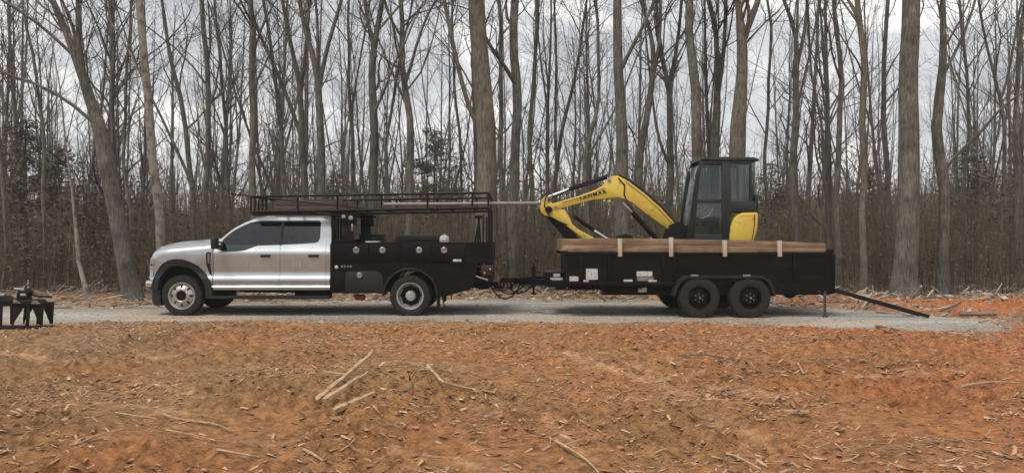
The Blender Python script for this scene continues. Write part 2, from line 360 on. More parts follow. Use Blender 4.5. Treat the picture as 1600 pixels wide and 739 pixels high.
# ------------------------------------------------------------ wheels
def wheel(root, c, R0, w, rim_r, style, out=-1, name='wheel'):
    """axis along Y; out=-1 faces the camera"""
    c = Vector(c); o = out
    t = MB()
    prof = [(rim_r-.012, o*w*.38), (rim_r+.004, o*w*.47), (rim_r+.03, o*w*.5), (R0-.06, o*w*.52), (R0-.02, o*w*.47), (R0-.004, o*w*.36), (R0, 0), (R0-.004, -o*w*.36), (R0-.02, -o*w*.47), (R0-.06, -o*w*.52), (rim_r+.03, -o*w*.5), (rim_r-.012, -o*w*.38)]
    t.lathe(c, prof, 56)
    tyre = t.build(name, M['rubber'], root)
    tr = MB()
    for i in range(44):
        a = 2*math.pi*i/44
        for s_ in (-1, 1):
            p = Vector((math.cos(a), 0, math.sin(a))); q = Vector((math.cos(a+.05), 0, math.sin(a+.05)))
            tr.bar(c+p*(R0+.001)+Vector((0, s_*w*.16, 0)), c+q*(R0-.016)+Vector((0, s_*w*.485, 0)), .028, .014)
    x = tr.build('tread', M['rubber'], None); x['kind'] = 'stuff'; x.parent = tyre; x.location = -Vector(root['_o'])
    m = M['alloy'] if style != 'trailer' else M['black_paint']
    rm = MB(); yo = o*w*.47
    if style == 'dish':
        rm.lathe(c, [(rim_r+.004, yo), (rim_r+.006, yo+o*.008), (rim_r-.016, yo+o*.006), (rim_r-.022, yo-o*.02), (rim_r-.04, yo-o*.085), (rim_r-.052, yo-o*.12)], 48)
        r1, r2, dy, hub = rim_r-.052, rim_r-.115, yo-o*.12, ((.105, yo-o*.15), (.10, yo-o*.04), (.075, yo-o*.01), (.03, yo-o*.005), (0, yo-o*.005))
        dy2 = yo-o*.155
    elif style == 'front':
        rm.lathe(c, [(rim_r+.004, yo), (rim_r+.006, yo+o*.008), (rim_r-.016, yo+o*.006), (rim_r-.025, yo-o*.02), (rim_r-.045, yo-o*.035), (rim_r-.05, yo-o*.02)], 48)
        r1, r2, dy, hub = rim_r-.05, rim_r-.105, yo-o*.02, ((.158, yo+o*.025), (.135, yo+o*.04), (.115, yo+o*.045), (.10, yo+o*.03), (.095, yo-o*.0))
        dy2 = yo+o*.02
    else:
        rm.lathe(c, [(rim_r+.004, yo), (rim_r+.006, yo+o*.006), (rim_r-.012, yo+o*.004), (rim_r-.02, yo-o*.02), (rim_r-.035, yo-o*.05)], 40)
        r1, r2, dy, hub = rim_r-.035, rim_r-.085, yo-o*.05, ((rim_r-.09, yo-o*.03), (.06, yo-o*.028), (.05, yo-o*.02), (.048, yo+o*.02), (0, yo+o*.022))
        dy2 = yo-o*.03
    ns = 8 if style != 'trailer' else 6
    for i in range(ns):
        a0 = 2*math.pi*(i+.14)/ns; a1 = 2*math.pi*(i+.86)/ns
        rm.lathe(c, [(r1+.002, dy), (r2, dy2), (r2, dy2-o*.012), (r1+.002, dy-o*.012)], 4, a0, a1)
    rm.lathe(c, [(r2+.002, dy2), (max(hub[0][0], r2-.03), hub[0][1])]+list(hub), 40)
    rim = rm.build('rim', m, None); rim.parent = tyre; rim.location = -Vector(root['_o'])
    dk = MB(); dk.lathe(c, [(rim_r-.01, -o*w*.1), (0, -o*w*.1)], 32)
    if style == 'front': dk.lathe(c, [(.1, yo+o*.002), (.085, yo+o*.02), (.05, yo+o*.028), (0, yo+o*.028)], 24)
    if style == 'trailer': pass
    x = dk.build('hub', M['well'], None); x.parent = tyre; x.location = -Vector(root['_o'])
    lg = MB(); nl = 10 if style != 'trailer' else 6; lr = .128 if style == 'front' else (.088 if style == 'dish' else .08)
    ly = hub[1][1]
    for i in range(nl):
        a = 2*math.pi*(i+.5)/nl; p = c+Vector((math.cos(a)*lr, ly-o*.005, math.sin(a)*lr))
        lg.tube([p, p+Vector((0, o*.03, 0))], .012, 6)
    if style == 'trailer': lg.tube([c+Vector((0, yo+o*.02, 0)), c+Vector((0, yo+o*.045, 0))], .022, 10)
    x = lg.build('lug_nuts', M['steel'], None); x['kind'] = 'stuff'; x.parent = tyre; x.location = -Vector(root['_o'])
    return tyre

# ------------------------------------------------------------ shaped side panels
def side_panel(outer, holes, wf, thick, yc, side, zs, xs=()):
    """outline in (x,z) metres filled, cut along zs/xs and pressed onto the side surface y = yc + side*wf(x,z)"""
    bm = bmesh.new(); edges = []
    for loop in [outer]+list(holes):
        vs = [bm.verts.new((x, 0, z)) for x, z in loop]
        for i in range(len(vs)): edges.append(bm.edges.new((vs[i], vs[(i+1) % len(vs)])))
    bmesh.ops.triangle_fill(bm, edges=edges, use_beauty=True, normal=Vector((0, -1, 0)))
    for z in zs: bmesh.ops.bisect_plane(bm, geom=bm.verts[:]+bm.edges[:]+bm.faces[:], plane_co=(0, 0, z), plane_no=(0, 0, 1))
    for x in xs: bmesh.ops.bisect_plane(bm, geom=bm.verts[:]+bm.edges[:]+bm.faces[:], plane_co=(x, 0, 0), plane_no=(1, 0, 0))
    front = [(v, v.co.x, v.co.z) for v in bm.verts]
    ret = bmesh.ops.extrude_face_region(bm, geom=bm.faces[:])
    new = {e for e in ret['geom'] if isinstance(e, bmesh.types.BMVert)}
    for v in bm.verts:
        w_ = wf(v.co.x, v.co.z)
        v.co.y = yc+side*(w_-thick if v in new else w_)
    bmesh.ops.recalc_face_normals(bm, faces=bm.faces)
    mb = MB(); bm.verts.index_update()
    mb.v = [tuple(v.co) for v in bm.verts]; mb.f = [tuple(v.index for v in f.verts) for f in bm.faces]
    bm.free(); return mb

# ============================================================ PICKUP TRUCK
YT = 15.5; YC = 16.52
TX = lambda p: PX(p, YT)
TZ = lambda p: PZ(p, YT)
def TP(l): return [(TX(a), TZ(b)) for a, b in l]
truck = thing('service_truck', (TX(480), YC, 0), 'silver white crew cab truck with black utility bed and overhead ladder rack, parked on gravel', 'truck')
HT = [(226, 402), (231, 391), (240, 386), (260, 383), (290, 380.3), (325, 377), (333, 375.5)]
def hood_z(x):
    return float(np.interp(x, [TX(a) for a, b in HT], [TZ(b) for a, b in HT]))
WZ = [(.40, .93), (.48, .975), (.55, 1.02), (.575, 1.025), (.60, 1.0), (.62, .998), (.70, 1.012), (.715, 1.012), (.745, 1.003), (.80, .972), (.85, .962), (.95, .968), (1.10, .978), (1.22, .984), (1.26, .982), (1.30, .962), (1.39, .925), (1.95, .735), (2.0, .70)]
def wbody(x, z):
    w = float(np.interp(z, [a for a, b in WZ], [b for a, b in WZ]))
    xf = TX(226); d = x-xf
    if x < TX(333):
        dz = max(0, hood_z(x)-z)
        if z > 1.0: w = float(np.interp(z, [1.0, 1.22, 1.6], [.985, .984, .955]))
        if dz < .16: w -= .22*(1-dz/.16)**2.2
    if d < .5: w -= .16*(1-max(d, 0)/.5)**2
    return w
ZS = [.48, .52, .55, .575, .6, .62, .66, .70, .715, .745, .77, .80, .85, .9, 1.0, 1.1, 1.18, 1.22, 1.25, 1.27, 1.3, 1.33, 1.36, 1.39, 1.42, 1.45, 1.5, 1.6, 1.7, 1.8, 1.88]
ARCH = [(331, 453), (330, 447), (327, 438), (320, 428), (308, 416), (298, 410.5), (285, 406), (273, 405), (262, 407), (253, 412), (245, 420), (239, 430), (236, 440)]
WIN = [(337, 390), (345, 373.6), (351, 367.5), (358, 361.5), (370, 354), (383, 348.3), (393, 345.6), (403, 344.8), (432, 344.3), (494, 344.6), (496.5, 347), (497, 372), (495, 377.5), (490, 379.6), (460, 381.6), (420, 383.3), (400, 384), (392, 386.8), (381, 391.4), (366, 393.2), (352, 393.5)]
fend = [(236, 440), (229, 439), (226.5, 430), (226.3, 402), (231, 391), (240, 386), (260, 383), (290, 380.3), (325, 377), (331, 375.8)]+ARCH[:-1]
fd = [(332.4, 453), (332.4, 389), (337, 391.3), (352, 394.6), (366, 394.2), (381, 392.4), (392, 387.8), (400, 385), (420, 384.3), (435.8, 383.4), (435.8, 453)]
rd = [(437.7, 453), (437.7, 383.4), (460, 382.6), (490, 380.6), (495, 378.6), (498, 375), (507.4, 375), (507.4, 453)]
cabf = [(331.6, 453), (331.6, 375.8), (341, 373), (350, 365), (360, 356.5), (374, 348.5), (388, 342.5), (402, 339.8), (440, 339), (498, 339.6), (506, 342), (511.5, 349), (514.5, 362), (515, 372), (515, 453)]
for side in (-1, 1):
    fx = [TX(p) for p in (229, 233, 238, 244, 252, 262, 275, 290, 305, 320)]
    b = side_panel(TP(fend), [], wbody, .03, YC, side, ZS, fx); b.build('fender', M['paint'], truck, angle=28)
    b = side_panel(TP(cabf), [TP(WIN)], lambda x, z: wbody(max(x, TX(333.2)), z)-.014, .05, YC, side, ZS); b.build('cab_side', M['paint'], truck, angle=28)
    for nm, pl, hx in (('front_door', fd, (408, 420)), ('rear_door', rd, (483, 496))):
        d_ = side_panel(TP(pl), [], lambda x, z: wbody(max(x, TX(333.2)), z), .02, YC, side, ZS).build('door', M['paint'], truck, angle=28)
        hb = MB().box(TX(hx[0])-.02, TX(hx[1])+.02, YC+side*.975, YC+side*1.022, TZ(402), TZ(397.8))
        h_ = hb.build('handle', M['plastic'], None, bevel=.008); h_.parent = d_; h_.location = -Vector(truck['_o'])
    def clipx(poly, lo, hi):
        return [(min(max(a, lo), hi), b) for a, b in poly]
    w1 = [(338, 389.6), (345.4, 374.4), (351, 368.3), (358, 362.3), (370, 354.8), (383, 349.2), (393, 346.4), (403, 345.6), (434.3, 345), (434.3, 383.2), (420, 383), (400, 383.6), (392, 386.3), (381, 390.9), (366, 392.8), (352, 393)]
    w2 = [(438, 345), (494, 345.2), (496, 347.5), (496.3, 372), (494.5, 377.2), (490, 379.2), (460, 381.2), (438, 382.6)]
    for wl in (w1, w2):
        side_panel(TP(wl), [], lambda x, z: wbody(max(x, TX(333.2)), z)-.02, .006, YC, side, ZS).build('window', M['tint_glass'], truck)
    side_panel(TP([(434, 344.5), (438.3, 344.5), (438.3, 383.2), (434, 383.4)]), [], lambda x, z: wbody(x, z)-.012, .03, YC, side, ZS).build('door_pillar', M['plastic'], truck)
    # quarter-window divider and dark upper seal
    side_panel(TP([(383, 348), (403, 344.4), (494, 344.2), (494, 346.4), (403, 346.6), (385, 350)]), [], lambda x, z: wbody(x, z)-.010, .02, YC, side, ZS).build('window_seal', M['plastic'], truck)
    # wheel arch flare
    inner = [(322, 466), (321, 450), (317, 438), (308, 428), (297, 420), (284, 416), (273, 415.5), (263, 418), (255, 424), (249, 433), (246, 444), (245, 452)]
    outer = [(233, 452)]+[(a, b) for a, b in ((236.5, 438), (240, 429), (246, 419), (254, 411.2), (263, 406.4), (273, 404.4), (285, 405.3), (298, 409.8), (308, 415.3), (320, 427.4), (327.5, 438), (331, 450), (333, 466))]
    def wfl(x, z):
        base = wbody(x, max(z, .75)); return max(base, .93)+.035
    side_panel(TP(outer+inner), [], wfl, .16, YC, side, ZS, fx).build('wheel_arch', M['plastic'], truck)
    # fender vent
    side_panel(TP([(320.5, 396), (323, 394), (329, 394), (328, 402), (327, 414), (329.8, 431), (325.5, 428), (321.5, 414)]), [], lambda x, z: wbody(x, z)+.008, .02, YC, side, ZS).build('fender_vent', M['plastic'], truck)
    side_panel(TP([(323.5, 397), (326.5, 396.6), (326, 412), (324, 411)]), [], lambda x, z: wbody(x, z)+.011, .01, YC, side, ZS).build('vent_trim', M['steel'], truck)
    # headlight wraps round the corner
    side_panel(TP([(227.5, 404), (234, 403), (236.5, 412), (235, 424), (233.5, 434), (227.8, 436)]), [], lambda x, z: wbody(x, z)+.006, .03, YC, side, [1.0, .9, 1.1], fx[:3]).build('headlight', M['lens'], truck)
    side_panel(TP([(229.5, 413), (232.8, 413), (232.5, 416), (229.5, 416)]), [], lambda x, z: wbody(x, z)+.009, .01, YC, side, []).build('side_marker', M['plastic'], truck)
    # bumper end, valance
    side_panel(TP([(224, 439), (233, 440), (242, 444), (241, 448.5), (230, 448), (224.5, 445)]), [], lambda x, z: .93-.12*(1-min(1, (x-TX(224))/.4))**2, .12, YC, side, []).build('bumper_end', M['chrome'], truck, bevel=.006)
    side_panel(TP([(231, 449), (243, 449), (247, 456), (248.5, 478), (236, 478), (232, 470)]), [], lambda x, z: .95-.1*(1-min(1, max(0, x-TX(231))/.3))**2, .3, YC, side, []).build('valance', M['plastic'], truck)
    y0, y1 = sorted((YC+side*1.05, YC+side*.78))
    MB().box(TX(330), TX(515), y0, y1, TZ(467), TZ(462.5)).build('running_board', M['plastic'], truck, bevel=.01)
    ym = YC+side*.99; 
    m = MB(); m.tube([(TX(346), ym-side*.06, TZ(386)), (TX(343), ym+side*.12, TZ(384))], .025, 8)
    m.tube([(TX(346), ym-side*.08, TZ(380)), (TX(343), ym+side*.12, TZ(378))], .018, 8)
    mr = m.build('mirror_arm', M['plastic'], truck)
    m = MB().box(TX(335.5), TX(344), *sorted((ym+side*.07, ym+side*.27)), TZ(389), TZ(371)); m.build('mirror', M['plastic'], truck, bevel=.03)
# raised faint lettering on near doors
lt = MB()
for x0, x1 in ((384, 389), (391, 394), (396, 400), (402, 405), (407, 411), (413, 416), (418, 421)):
    lt.bar((TX(x0+1), YC-.9795, TZ(409)), (TX(x0+1), YC-.9735, TZ(418)), .006, .006)
    lt.bar((TX(x0+1), YC-.979, TZ(409+(x0 % 3)*3)), (TX(x1), YC-.979, TZ(409+(x0 % 3)*3)), .006, .006)
for x0, x1 in ((455, 458), (460, 463), (466, 468), (482, 485), (487, 490), (492, 495)):
    lt.bar((TX(x0+1), YC-.9795, TZ(409)), (TX(x0+1), YC-.9735, TZ(419)), .006, .006)
    lt.bar((TX(x1), YC-.9795, TZ(409)), (TX(x1), YC-.9735, TZ(419)), .006, .006)
lt.build('lettering', M['letter'], truck)
# hood, roof, windscreen, front face as grids
def gridsurf(rows):
    mb = MB(); n = len(rows[0])
    mb.v = [tuple(p) for r in rows for p in r]
    mb.f = [(i*n+j, i*n+j+1, (i+1)*n+j+1, (i+1)*n+j) for i in range(len(rows)-1) for j in range(n-1)]
    return mb
T = [i/8-1 for i in range(17)]
rows = []
for px in (226.3, 229, 233, 238, 246, 260, 275, 290, 305, 320, 331, 334):
    x = TX(px); z = hood_z(x); w = wbody(x, z)
    rows.append([(x, YC+t*w, z+.05*(1-t*t)*min(1, (px-226)/12)+(.018 if .35 < abs(t) < .7 else 0)) for t in T])
gridsurf(rows).build('hood', M['paint'], truck)
rows = []
for px, py in ((387, 342.8), (392, 341.2), (402, 339.8), (420, 339.2), (440, 339), (498, 339.6), (506, 342), (511.5, 349)):
    x = TX(px); z = TZ(py); w = wbody(max(x, TX(340)), z)-.008
    rows.append([(x, YC+t*w, z+.05*(1-t**4)) for t in T])
gridsurf(rows).build('roof', M['paint'], truck)
rows = []
for px, py in ((334, 375.2), (350, 365.5), (360, 357), (374, 349), (388, 343)):
    x = TX(px); z = TZ(py); w = wbody(TX(341), z)-.03
    rows.append([(x-.12*(1-t*t), YC+t*w, z) for t in T])
gridsurf(rows).build('windscreen', M['tint_glass'], truck)
rows = []
for z in (TZ(339.7), TZ(380)):
    w = wbody(TX(400), z)-.01; rows.append([(TX(513), YC+t*w, z) for t in T])
rows.append([(TX(514.5), YC+t*.97, TZ(382)) for t in T]); rows.append([(TX(514.5), YC+t*.97, TZ(453)) for t in T])
gridsurf(rows).build('cab_back', M['paint'], truck)
rows = []
for z in (TZ(440), TZ(425), TZ(410), TZ(402)):
    w = wbody(TX(226.5), z); rows.append([(TX(226.4)-.05*(1-t*t), YC+t*w, z) for t in T])
gridsurf(rows).build('nose_panel', M['paint'], truck)
gm = MB()
for k in range(6): gm.box(TX(226)-.075, TX(226)-.02, YC-.62, YC+.62, TZ(436)+k*.07, TZ(436)+k*.07+.035)
gm.box(TX(226)-.06, TX(226)-.01, YC-.66, YC+.66, TZ(438), TZ(402)); gm.build('grille', M['plastic'], truck, bevel=.004)
MB().box(TX(224)-.04, TX(224)+.1, YC-.86, YC+.86, TZ(449), TZ(439)).build('front_bumper', M['chrome'], truck, bevel=.03)
MB().box(TX(229), TX(233), YC-.8, YC+.8, TZ(474), TZ(450)).build('air_dam', M['plastic'], truck, bevel=.02)
# dark innards that close the wheel wells and the cab floor
MB().box(TX(250), TX(322), YC-.62, YC+.62, .5, TZ(392)).box(TX(232), TX(250), YC-.7, YC+.7, .5, TZ(395)).box(TX(322), TX(513), YC-.9, YC+.9, .50, TZ(436)).build('underbody', M['well'], truck)
fr = MB()
for s_ in (-1, 1): fr.box(TX(240), TX(760), YC+s_*.43-.05, YC+s_*.43+.05, .52, .70)
for p in (300, 420, 540, 600, 700, 755): fr.box(TX(p), TX(p)+.08, YC-.4, YC+.4, .54, .66)
fr.tube([(TX(286), YC-.8, .42), (TX(286), YC+.8, .42)], .06, 10).tube([(TX(641), YC-.7, .42), (TX(641), YC+.7, .42)], .075, 10).ball((TX(641), YC, .42), .19, 10)
fr.tube([(TX(400), YC-.1, .56), (TX(630), YC, .44)], .045, 10).box(TX(455), TX(510), YC-.75, YC-.5, .36, .52)
fr.build('chassis', M['well'], truck)
st = MB()
for px, h in ((418, 1.62), (485, 1.6)):
    for yy in (-.42, .42):
        st.box(TX(px), TX(px)+.16, YC+yy-.25, YC+yy+.25, .95, h); st.box(TX(px)+.02, TX(px)+.12, YC+yy-.13, YC+yy+.13, h, h+.18); st.box(TX(px)-.45, TX(px), YC+yy-.25, YC+yy+.25, .9, 1.1)
st.build('seats', M['seat'], truck, bevel=.03)
MB().box(TX(340), TX(372), YC-.85, YC+.85, 1.05, 1.40).build('dashboard', M['seat'], truck, bevel=.03)
sw = MB(); sw.tube([(TX(385)+.06*math.sin(a), YC-.42+.19*math.cos(a), 1.38+.17*math.sin(a)) for a in [i*math.pi/8 for i in range(17)]], .015, 6, False); sw.build('steering_wheel', M['seat'], truck)
RW = .402
wheel(truck, (TX(283), YC-.88, RW), RW, .235, .262, 'front')
wheel(truck, (TX(283), YC+.88, RW), RW, .235, .262, 'front', out=1)
wheel(truck, (TX(641), YC-.93, RW), RW, .225, .262, 'dish')
wheel(truck, (TX(641), YC-.67, RW), RW, .225, .262, 'dish')
wheel(truck, (TX(641), YC+.93, RW), RW, .225, .262, 'dish', out=1)
wheel(truck, (TX(641), YC+.67, RW), RW, .225, .262, 'dish', out=1)

# --- black utility bed
YB = YC-1.03
def arc(cx, cy, r, a0, a1, n):
    return [(cx+r*math.cos(R(a0+(a1-a0)*i/n)), cy-r*math.sin(R(a0+(a1-a0)*i/n))) for i in range(n+1)]
body_side = [(517, 458), (517, 379), (770, 379), (770, 411), (747, 411), (743, 434), (735, 452), (692, 464), (686, 463)]+arc(641, 462, 43, 0, 180, 18)+[(597, 458)]
for s_ in (-1, 1):
    y0, y1 = sorted((YC+s_*1.03, YC+s_*.58))
    bb = MB(); 
    pl = TP(body_side); m = MB(); 
    sp = side_panel(pl, [], lambda x, z: 1.03, .45, YC, s_, [])
    sp.build('tool_body', M['black_paint'], truck)
    for d0, d1 in ((519, 576.5), (578, 626.5), (628, 674), (675.5, 728)):
        dd = MB().box(TX(d0), TX(d1), *sorted((YC+s_*1.028, YC+s_*1.046)), TZ(411), TZ(382)).build('tool_door', M['black_paint'], truck, bevel=.006)
        lx = {519: 557, 578: 598, 628: 655, 675.5: 694}[d0]
        l_ = MB().lathe((TX(lx), YC+s_*1.046, TZ(391)), [(.062, 0), (.062, s_*.012), (.05, s_*.02), (.03, s_*.012), (0, s_*.012)], 20).box(TX(lx)-.02, TX(lx)+.02, *sorted((YC+s_*1.055, YC+s_*1.07)), TZ(391)-.045, TZ(391)+.01)
        q = l_.build('latch', M['steel'], None); q.parent = dd; q.location = -Vector(truck['_o'])
    ld = MB().prism(TP([(540, 456), (540, 427), (543, 424), (585, 423), (594, 426), (599, 436), (600.5, 456)]), *sorted((YC+s_*1.028, YC+s_*1.044))).build('lower_door', M['plastic'], truck, bevel=.005)
    q = MB().lathe((TX(562), YC+s_*1.044, TZ(430)), [(.055, 0), (.055, s_*.012), (.04, s_*.02), (0, s_*.014)], 18).build('latch', M['steel'], None); q.parent = ld; q.location = -Vector(truck['_o'])
    q = MB().box(TX(519), TX(538), *sorted((YC+s_*1.028, YC+s_*1.04)), TZ(456), TZ(424)).build('lower_door', M['black_paint'], truck, bevel=.004)
    MB().box(TX(708), TX(721), *sorted((YC+s_*1.03, YC+s_*1.055)), TZ(409), TZ(405)).build('marker_light', M['white'], truck, bevel=.008)
    MB().ball((TX(526), YC+s_*1.04, TZ(417.3)), .036, 6, (1, .5, 1)).build('marker_lamp', M['white'], truck)
    # fender lip
    MB().tube([(x, YC+s_*1.035, z) for x, z in TP(arc(641, 462, 42, 3, 177, 20))], .018, 6).build('fender_lip', M['plastic'], truck)
    MB().box(TX(682), TX(684.5), *sorted((YC+s_*1.02, YC+s_*.55)), TZ(482), TZ(440)).build('mud_flap', M['rubber'], truck, bevel=.004)
    MB().bar((TX(688), YC+s_*.95, TZ(455)), (TX(694), YC+s_*.95, TZ(480)), .03, .02).build('flap_bracket', M['well'], truck)
    MB().box(TX(752), TX(770), *sorted((YC+s_*.96, YC+s_*.76)), TZ(431), TZ(414)).build('tail_light', M['taillight'], truck, bevel=.008)
tx = MB()
for a, b in ((533, 536), (537.5, 540), (542, 545), (546.5, 550)): tx.box(TX(a), TX(b), YC-1.036, YC-1.030, TZ(417.5), TZ(414.5)) if a % 2 else tx.box(TX(a), TX(b), YC-1.036, YC-1.030, TZ(416.8), TZ(415))
tx.build('badge', M['steel'], truck)
MB().box(TX(520), TX(768), YC-.58, YC+.58, TZ(425), TZ(420)).build('bed_floor', M['well'], truck)
MB().box(TX(765), TX(769), YC-.58, YC+.58, TZ(425), TZ(382)).build('tailgate', M['black_paint'], truck, bevel=.005)
MB().box(TX(738), TX(770), YC-.95, YC+.95, TZ(442), TZ(432)).box(TX(745), TX(763), YC-.4, YC+.4, TZ(455), TZ(443)).build('rear_bumper', M['well'], truck, bevel=.01)
hb = MB(); hb.box(TX(745), TX(778), YC-.04, YC+.04, TZ(452), TZ(445)).box(TX(770), TX(786), YC-.06, YC+.06, TZ(456), TZ(452)); hb.tube([(TX(781), YC, TZ(452)), (TX(781), YC, TZ(447))], .018, 8).ball((TX(781), YC, TZ(444.5)), .032, 8)
hb.build('hitch', M['well'], truck)
MB().tube([(TX(741), YB+.05, TZ(430)), (TX(750), YB+.06, TZ(434)), (TX(762), YB+.05, TZ(437.5))], .02, 8).ball((TX(757), YB+.04, TZ(427)), .03, 6).ball((TX(766), YB+.04, TZ(421)), .026, 6).build('grab_bar', M['steel'], truck)
MB().prism(TP([(544, 463), (548, 471), (560, 473), (563, 467), (559, 463)]), YC-.55, YC-.38).build('wheel_chock', M['red'], truck, bevel=.01)
# cab guard / front stand
cg = MB()
for y in (YB+.08, YC+.95):
    cg.box(TX(517), TX(521), y-.04, y+.04, TZ(379), TZ(331)).box(TX(534), TX(551), y-.04, y+.04, TZ(379), TZ(352)).box(TX(534), TX(556), y-.05, y+.05, TZ(352), TZ(333))
cg.box(TX(517), TX(556), YB+.05, YC+.98, TZ(333), TZ(330)).box(TX(517), TX(551), YB+.05, YC+.98, TZ(379), TZ(374))
for k in range(7): cg.box(TX(519), TX(521), YB+.25+k*.25, YB+.28+k*.25, TZ(374), TZ(333))
cg.build('cab_guard', M['rack'], truck, bevel=.004)
for px, py, r in ((537, 338.5, .045), (548, 340.5, .05)):
    MB().lathe((TX(px), YB-.0, TZ(py)), [(r, .06), (r, 0), (r*.8, -.015), (0, -.02)], 16).build('work_light', M['lens'], truck)
MB().box(TX(549), TX(552), YB-.01, YB+.02, TZ(361), TZ(350)).build('grab_handle', M['steel'], truck, bevel=.006)
# ladder rack
rk = MB()
def rz(px, top): return TZ(np.interp(px, [391, 764], [307.3, 301.6] if top else [331.5, 324.8]))
for y in (YB+.02, YC+.98):
    rk.tube([(TX(391), y, rz(391, 1)), (TX(764), y, rz(764, 1))], .022, 8).tube([(TX(391), y, rz(391, 0)), (TX(764), y, rz(764, 0))], .03, 8)
    for px in (392, 416, 465, 527, 596, 668, 738, 763): rk.tube([(TX(px), y, rz(px, 0)), (TX(px), y, rz(px, 1))], .02, 8)
    rk.box(TX(762), TX(766), y-.03, y+.03, TZ(379), rz(763, 0)); rk.box(TX(753.5), TX(756.5), y-.02, y+.02, TZ(379), TZ(335))
    rk.box(TX(394), TX(560), y-.03, y+.03, TZ(337), TZ(333.5))
for px in (392, 440, 465, 500, 527, 560, 596, 630, 668, 700, 738, 763): rk.tube([(TX(px), YB+.02, rz(px, 0)), (TX(px), YC+.98, rz(px, 0))], .018, 8)
for px in (392, 763): rk.tube([(TX(px), YB+.02, rz(px, 1)), (TX(px), YC+.98, rz(px, 1))], .02, 8)
rk.build('ladder_rack', M['rack'], truck, angle=50)
wp = MB()
for p in (391, 397, 403, 409, 414.5): wp.box(TX(p), TX(p+2.6), YB+.0, YB+.02, rz(p, 0), rz(p, 1))
wp.build('wind_slats', M['rack'], truck)

# loads carried on the truck: things of their own
def lumber():
    t = thing('lumber_stack', (TX(460), YC+.2, rz(460, 0)), 'dull red brown boards stacked on the front of the truck rack', 'boards')
    for k, (a, b, y) in enumerate(((404, 524, .05), (407, 520, .22), (402, 515, .4), (409, 522, .58))):
        for r_ in range(2):
            MB().box(TX(a+r_*3), TX(b-r_*5), YC-.1+y, YC+.05+y, rz(460, 0)+.035+r_*.115, rz(460, 0)+.142+r_*.115).build('board', M['redwood'], t, bevel=.004)
lumber()
o = MB().tube([(PX(600, 15.9), 15.9, PZ(319.5, 15.9)), (PX(720, 15.9), 15.9, PZ(318.8, 15.9)), (PX(846, 15.9), 15.9, PZ(317.5, 15.9))], .035, 12).build('long_pipe', M['pipe'])
single(o, 'long grey brown pipe on the rack, poking out behind toward the excavator arm', 'pipe')
o = MB().tube([(PX(361, 16.2), 16.2, PZ(303, 16.2)), (PX(416, 16.2), 16.2, PZ(310, 16.2)), (PX(600, 16.2), 16.2, PZ(329, 16.2)-.0)], .013, 8).build('thin_pole', M['rack'])
single(o, 'thin dark pole on the rack jutting forward over the windshield', 'pole')
o = thing('tool_case', (TX(574), YC-.35, TZ(420)), 'low black tool case standing in the truck bed right behind the cab', 'case')
MB().box(TX(554), TX(590), YC-.65+.12, YC-.1, TZ(420), TZ(368)).build('case_body', M['black_paint'], o, bevel=.015)
MB().box(TX(553), TX(591), YC-.55, YC-.08, TZ(368), TZ(366)).build('lid', M['rack'], o, bevel=.008)
o = MB().box(TX(570), TX(591), YB+.05, YB+.3, TZ(379)+.002, TZ(377)).build('white_board', M['white'], bevel=.004); single(o, 'short flat whitish strip lying on top of the black bed side', 'strip')
o = MB().box(TX(600), TX(690), YC+.62, YC+1.0, TZ(379)+.003, TZ(367)).build('far_side_chest', M['plastic'], bevel=.02); o.name = 'storage_chest'; single(o, 'long low dark grey chest along the far side of the truck bed', 'chest')
jug = thing('jug', (TX(693), YC-.82, TZ(379)), 'rounded white jug sitting on the truck bed side near the back', 'jug')
MB().lathe((0, 0, 0), [(.0, 0), (.09, 0), (.1, .02), (.1, .1), (.075, .14), (.035, .155), (0, .155)], 16)
jb = MB(); n0 = 16
prof = [(0, 0), (.085, 0), (.095, .015), (.097, .09), (.08, .125), (.035, .145), (.03, .15), (0, .15)]
vs = [(TX(693)+r*math.cos(2*math.pi*j/n0), YC-.82+r*math.sin(2*math.pi*j/n0), TZ(379)+z) for j in range(n0) for r, z in prof]
jb.add(vs, [(j*8+i, ((j+1) % n0)*8+i, ((j+1) % n0)*8+i+1, j*8+i+1) for j in range(n0) for i in range(7)]); jb.build('container', M['white'], jug)
MB().tube([(TX(693), YC-.82, TZ(379)+.15), (TX(693), YC-.82, TZ(379)+.175)], .028, 10).build('cap', M['steel'], jug)
tp = thing('tripod', (TX(744), YC-.6, TZ(420)), 'black folding tripod stand leaning in the back corner of the truck bed', 'tripod')
c0 = Vector((TX(747), YC-.62, TZ(345)))
MB().tube([c0, c0+Vector((0, 0, .12))], .03, 8).box(TX(741), TX(752), YC-.66, YC-.58, TZ(341), TZ(336)).build('head', M['rack'], tp)
for q in ((TX(733), YC-.5), (TX(744), YC-.85), (TX(752), YC-.45)): MB().tube([c0, (q[0], q[1], TZ(420))], .02, 8).build('leg', M['rack'], tp)

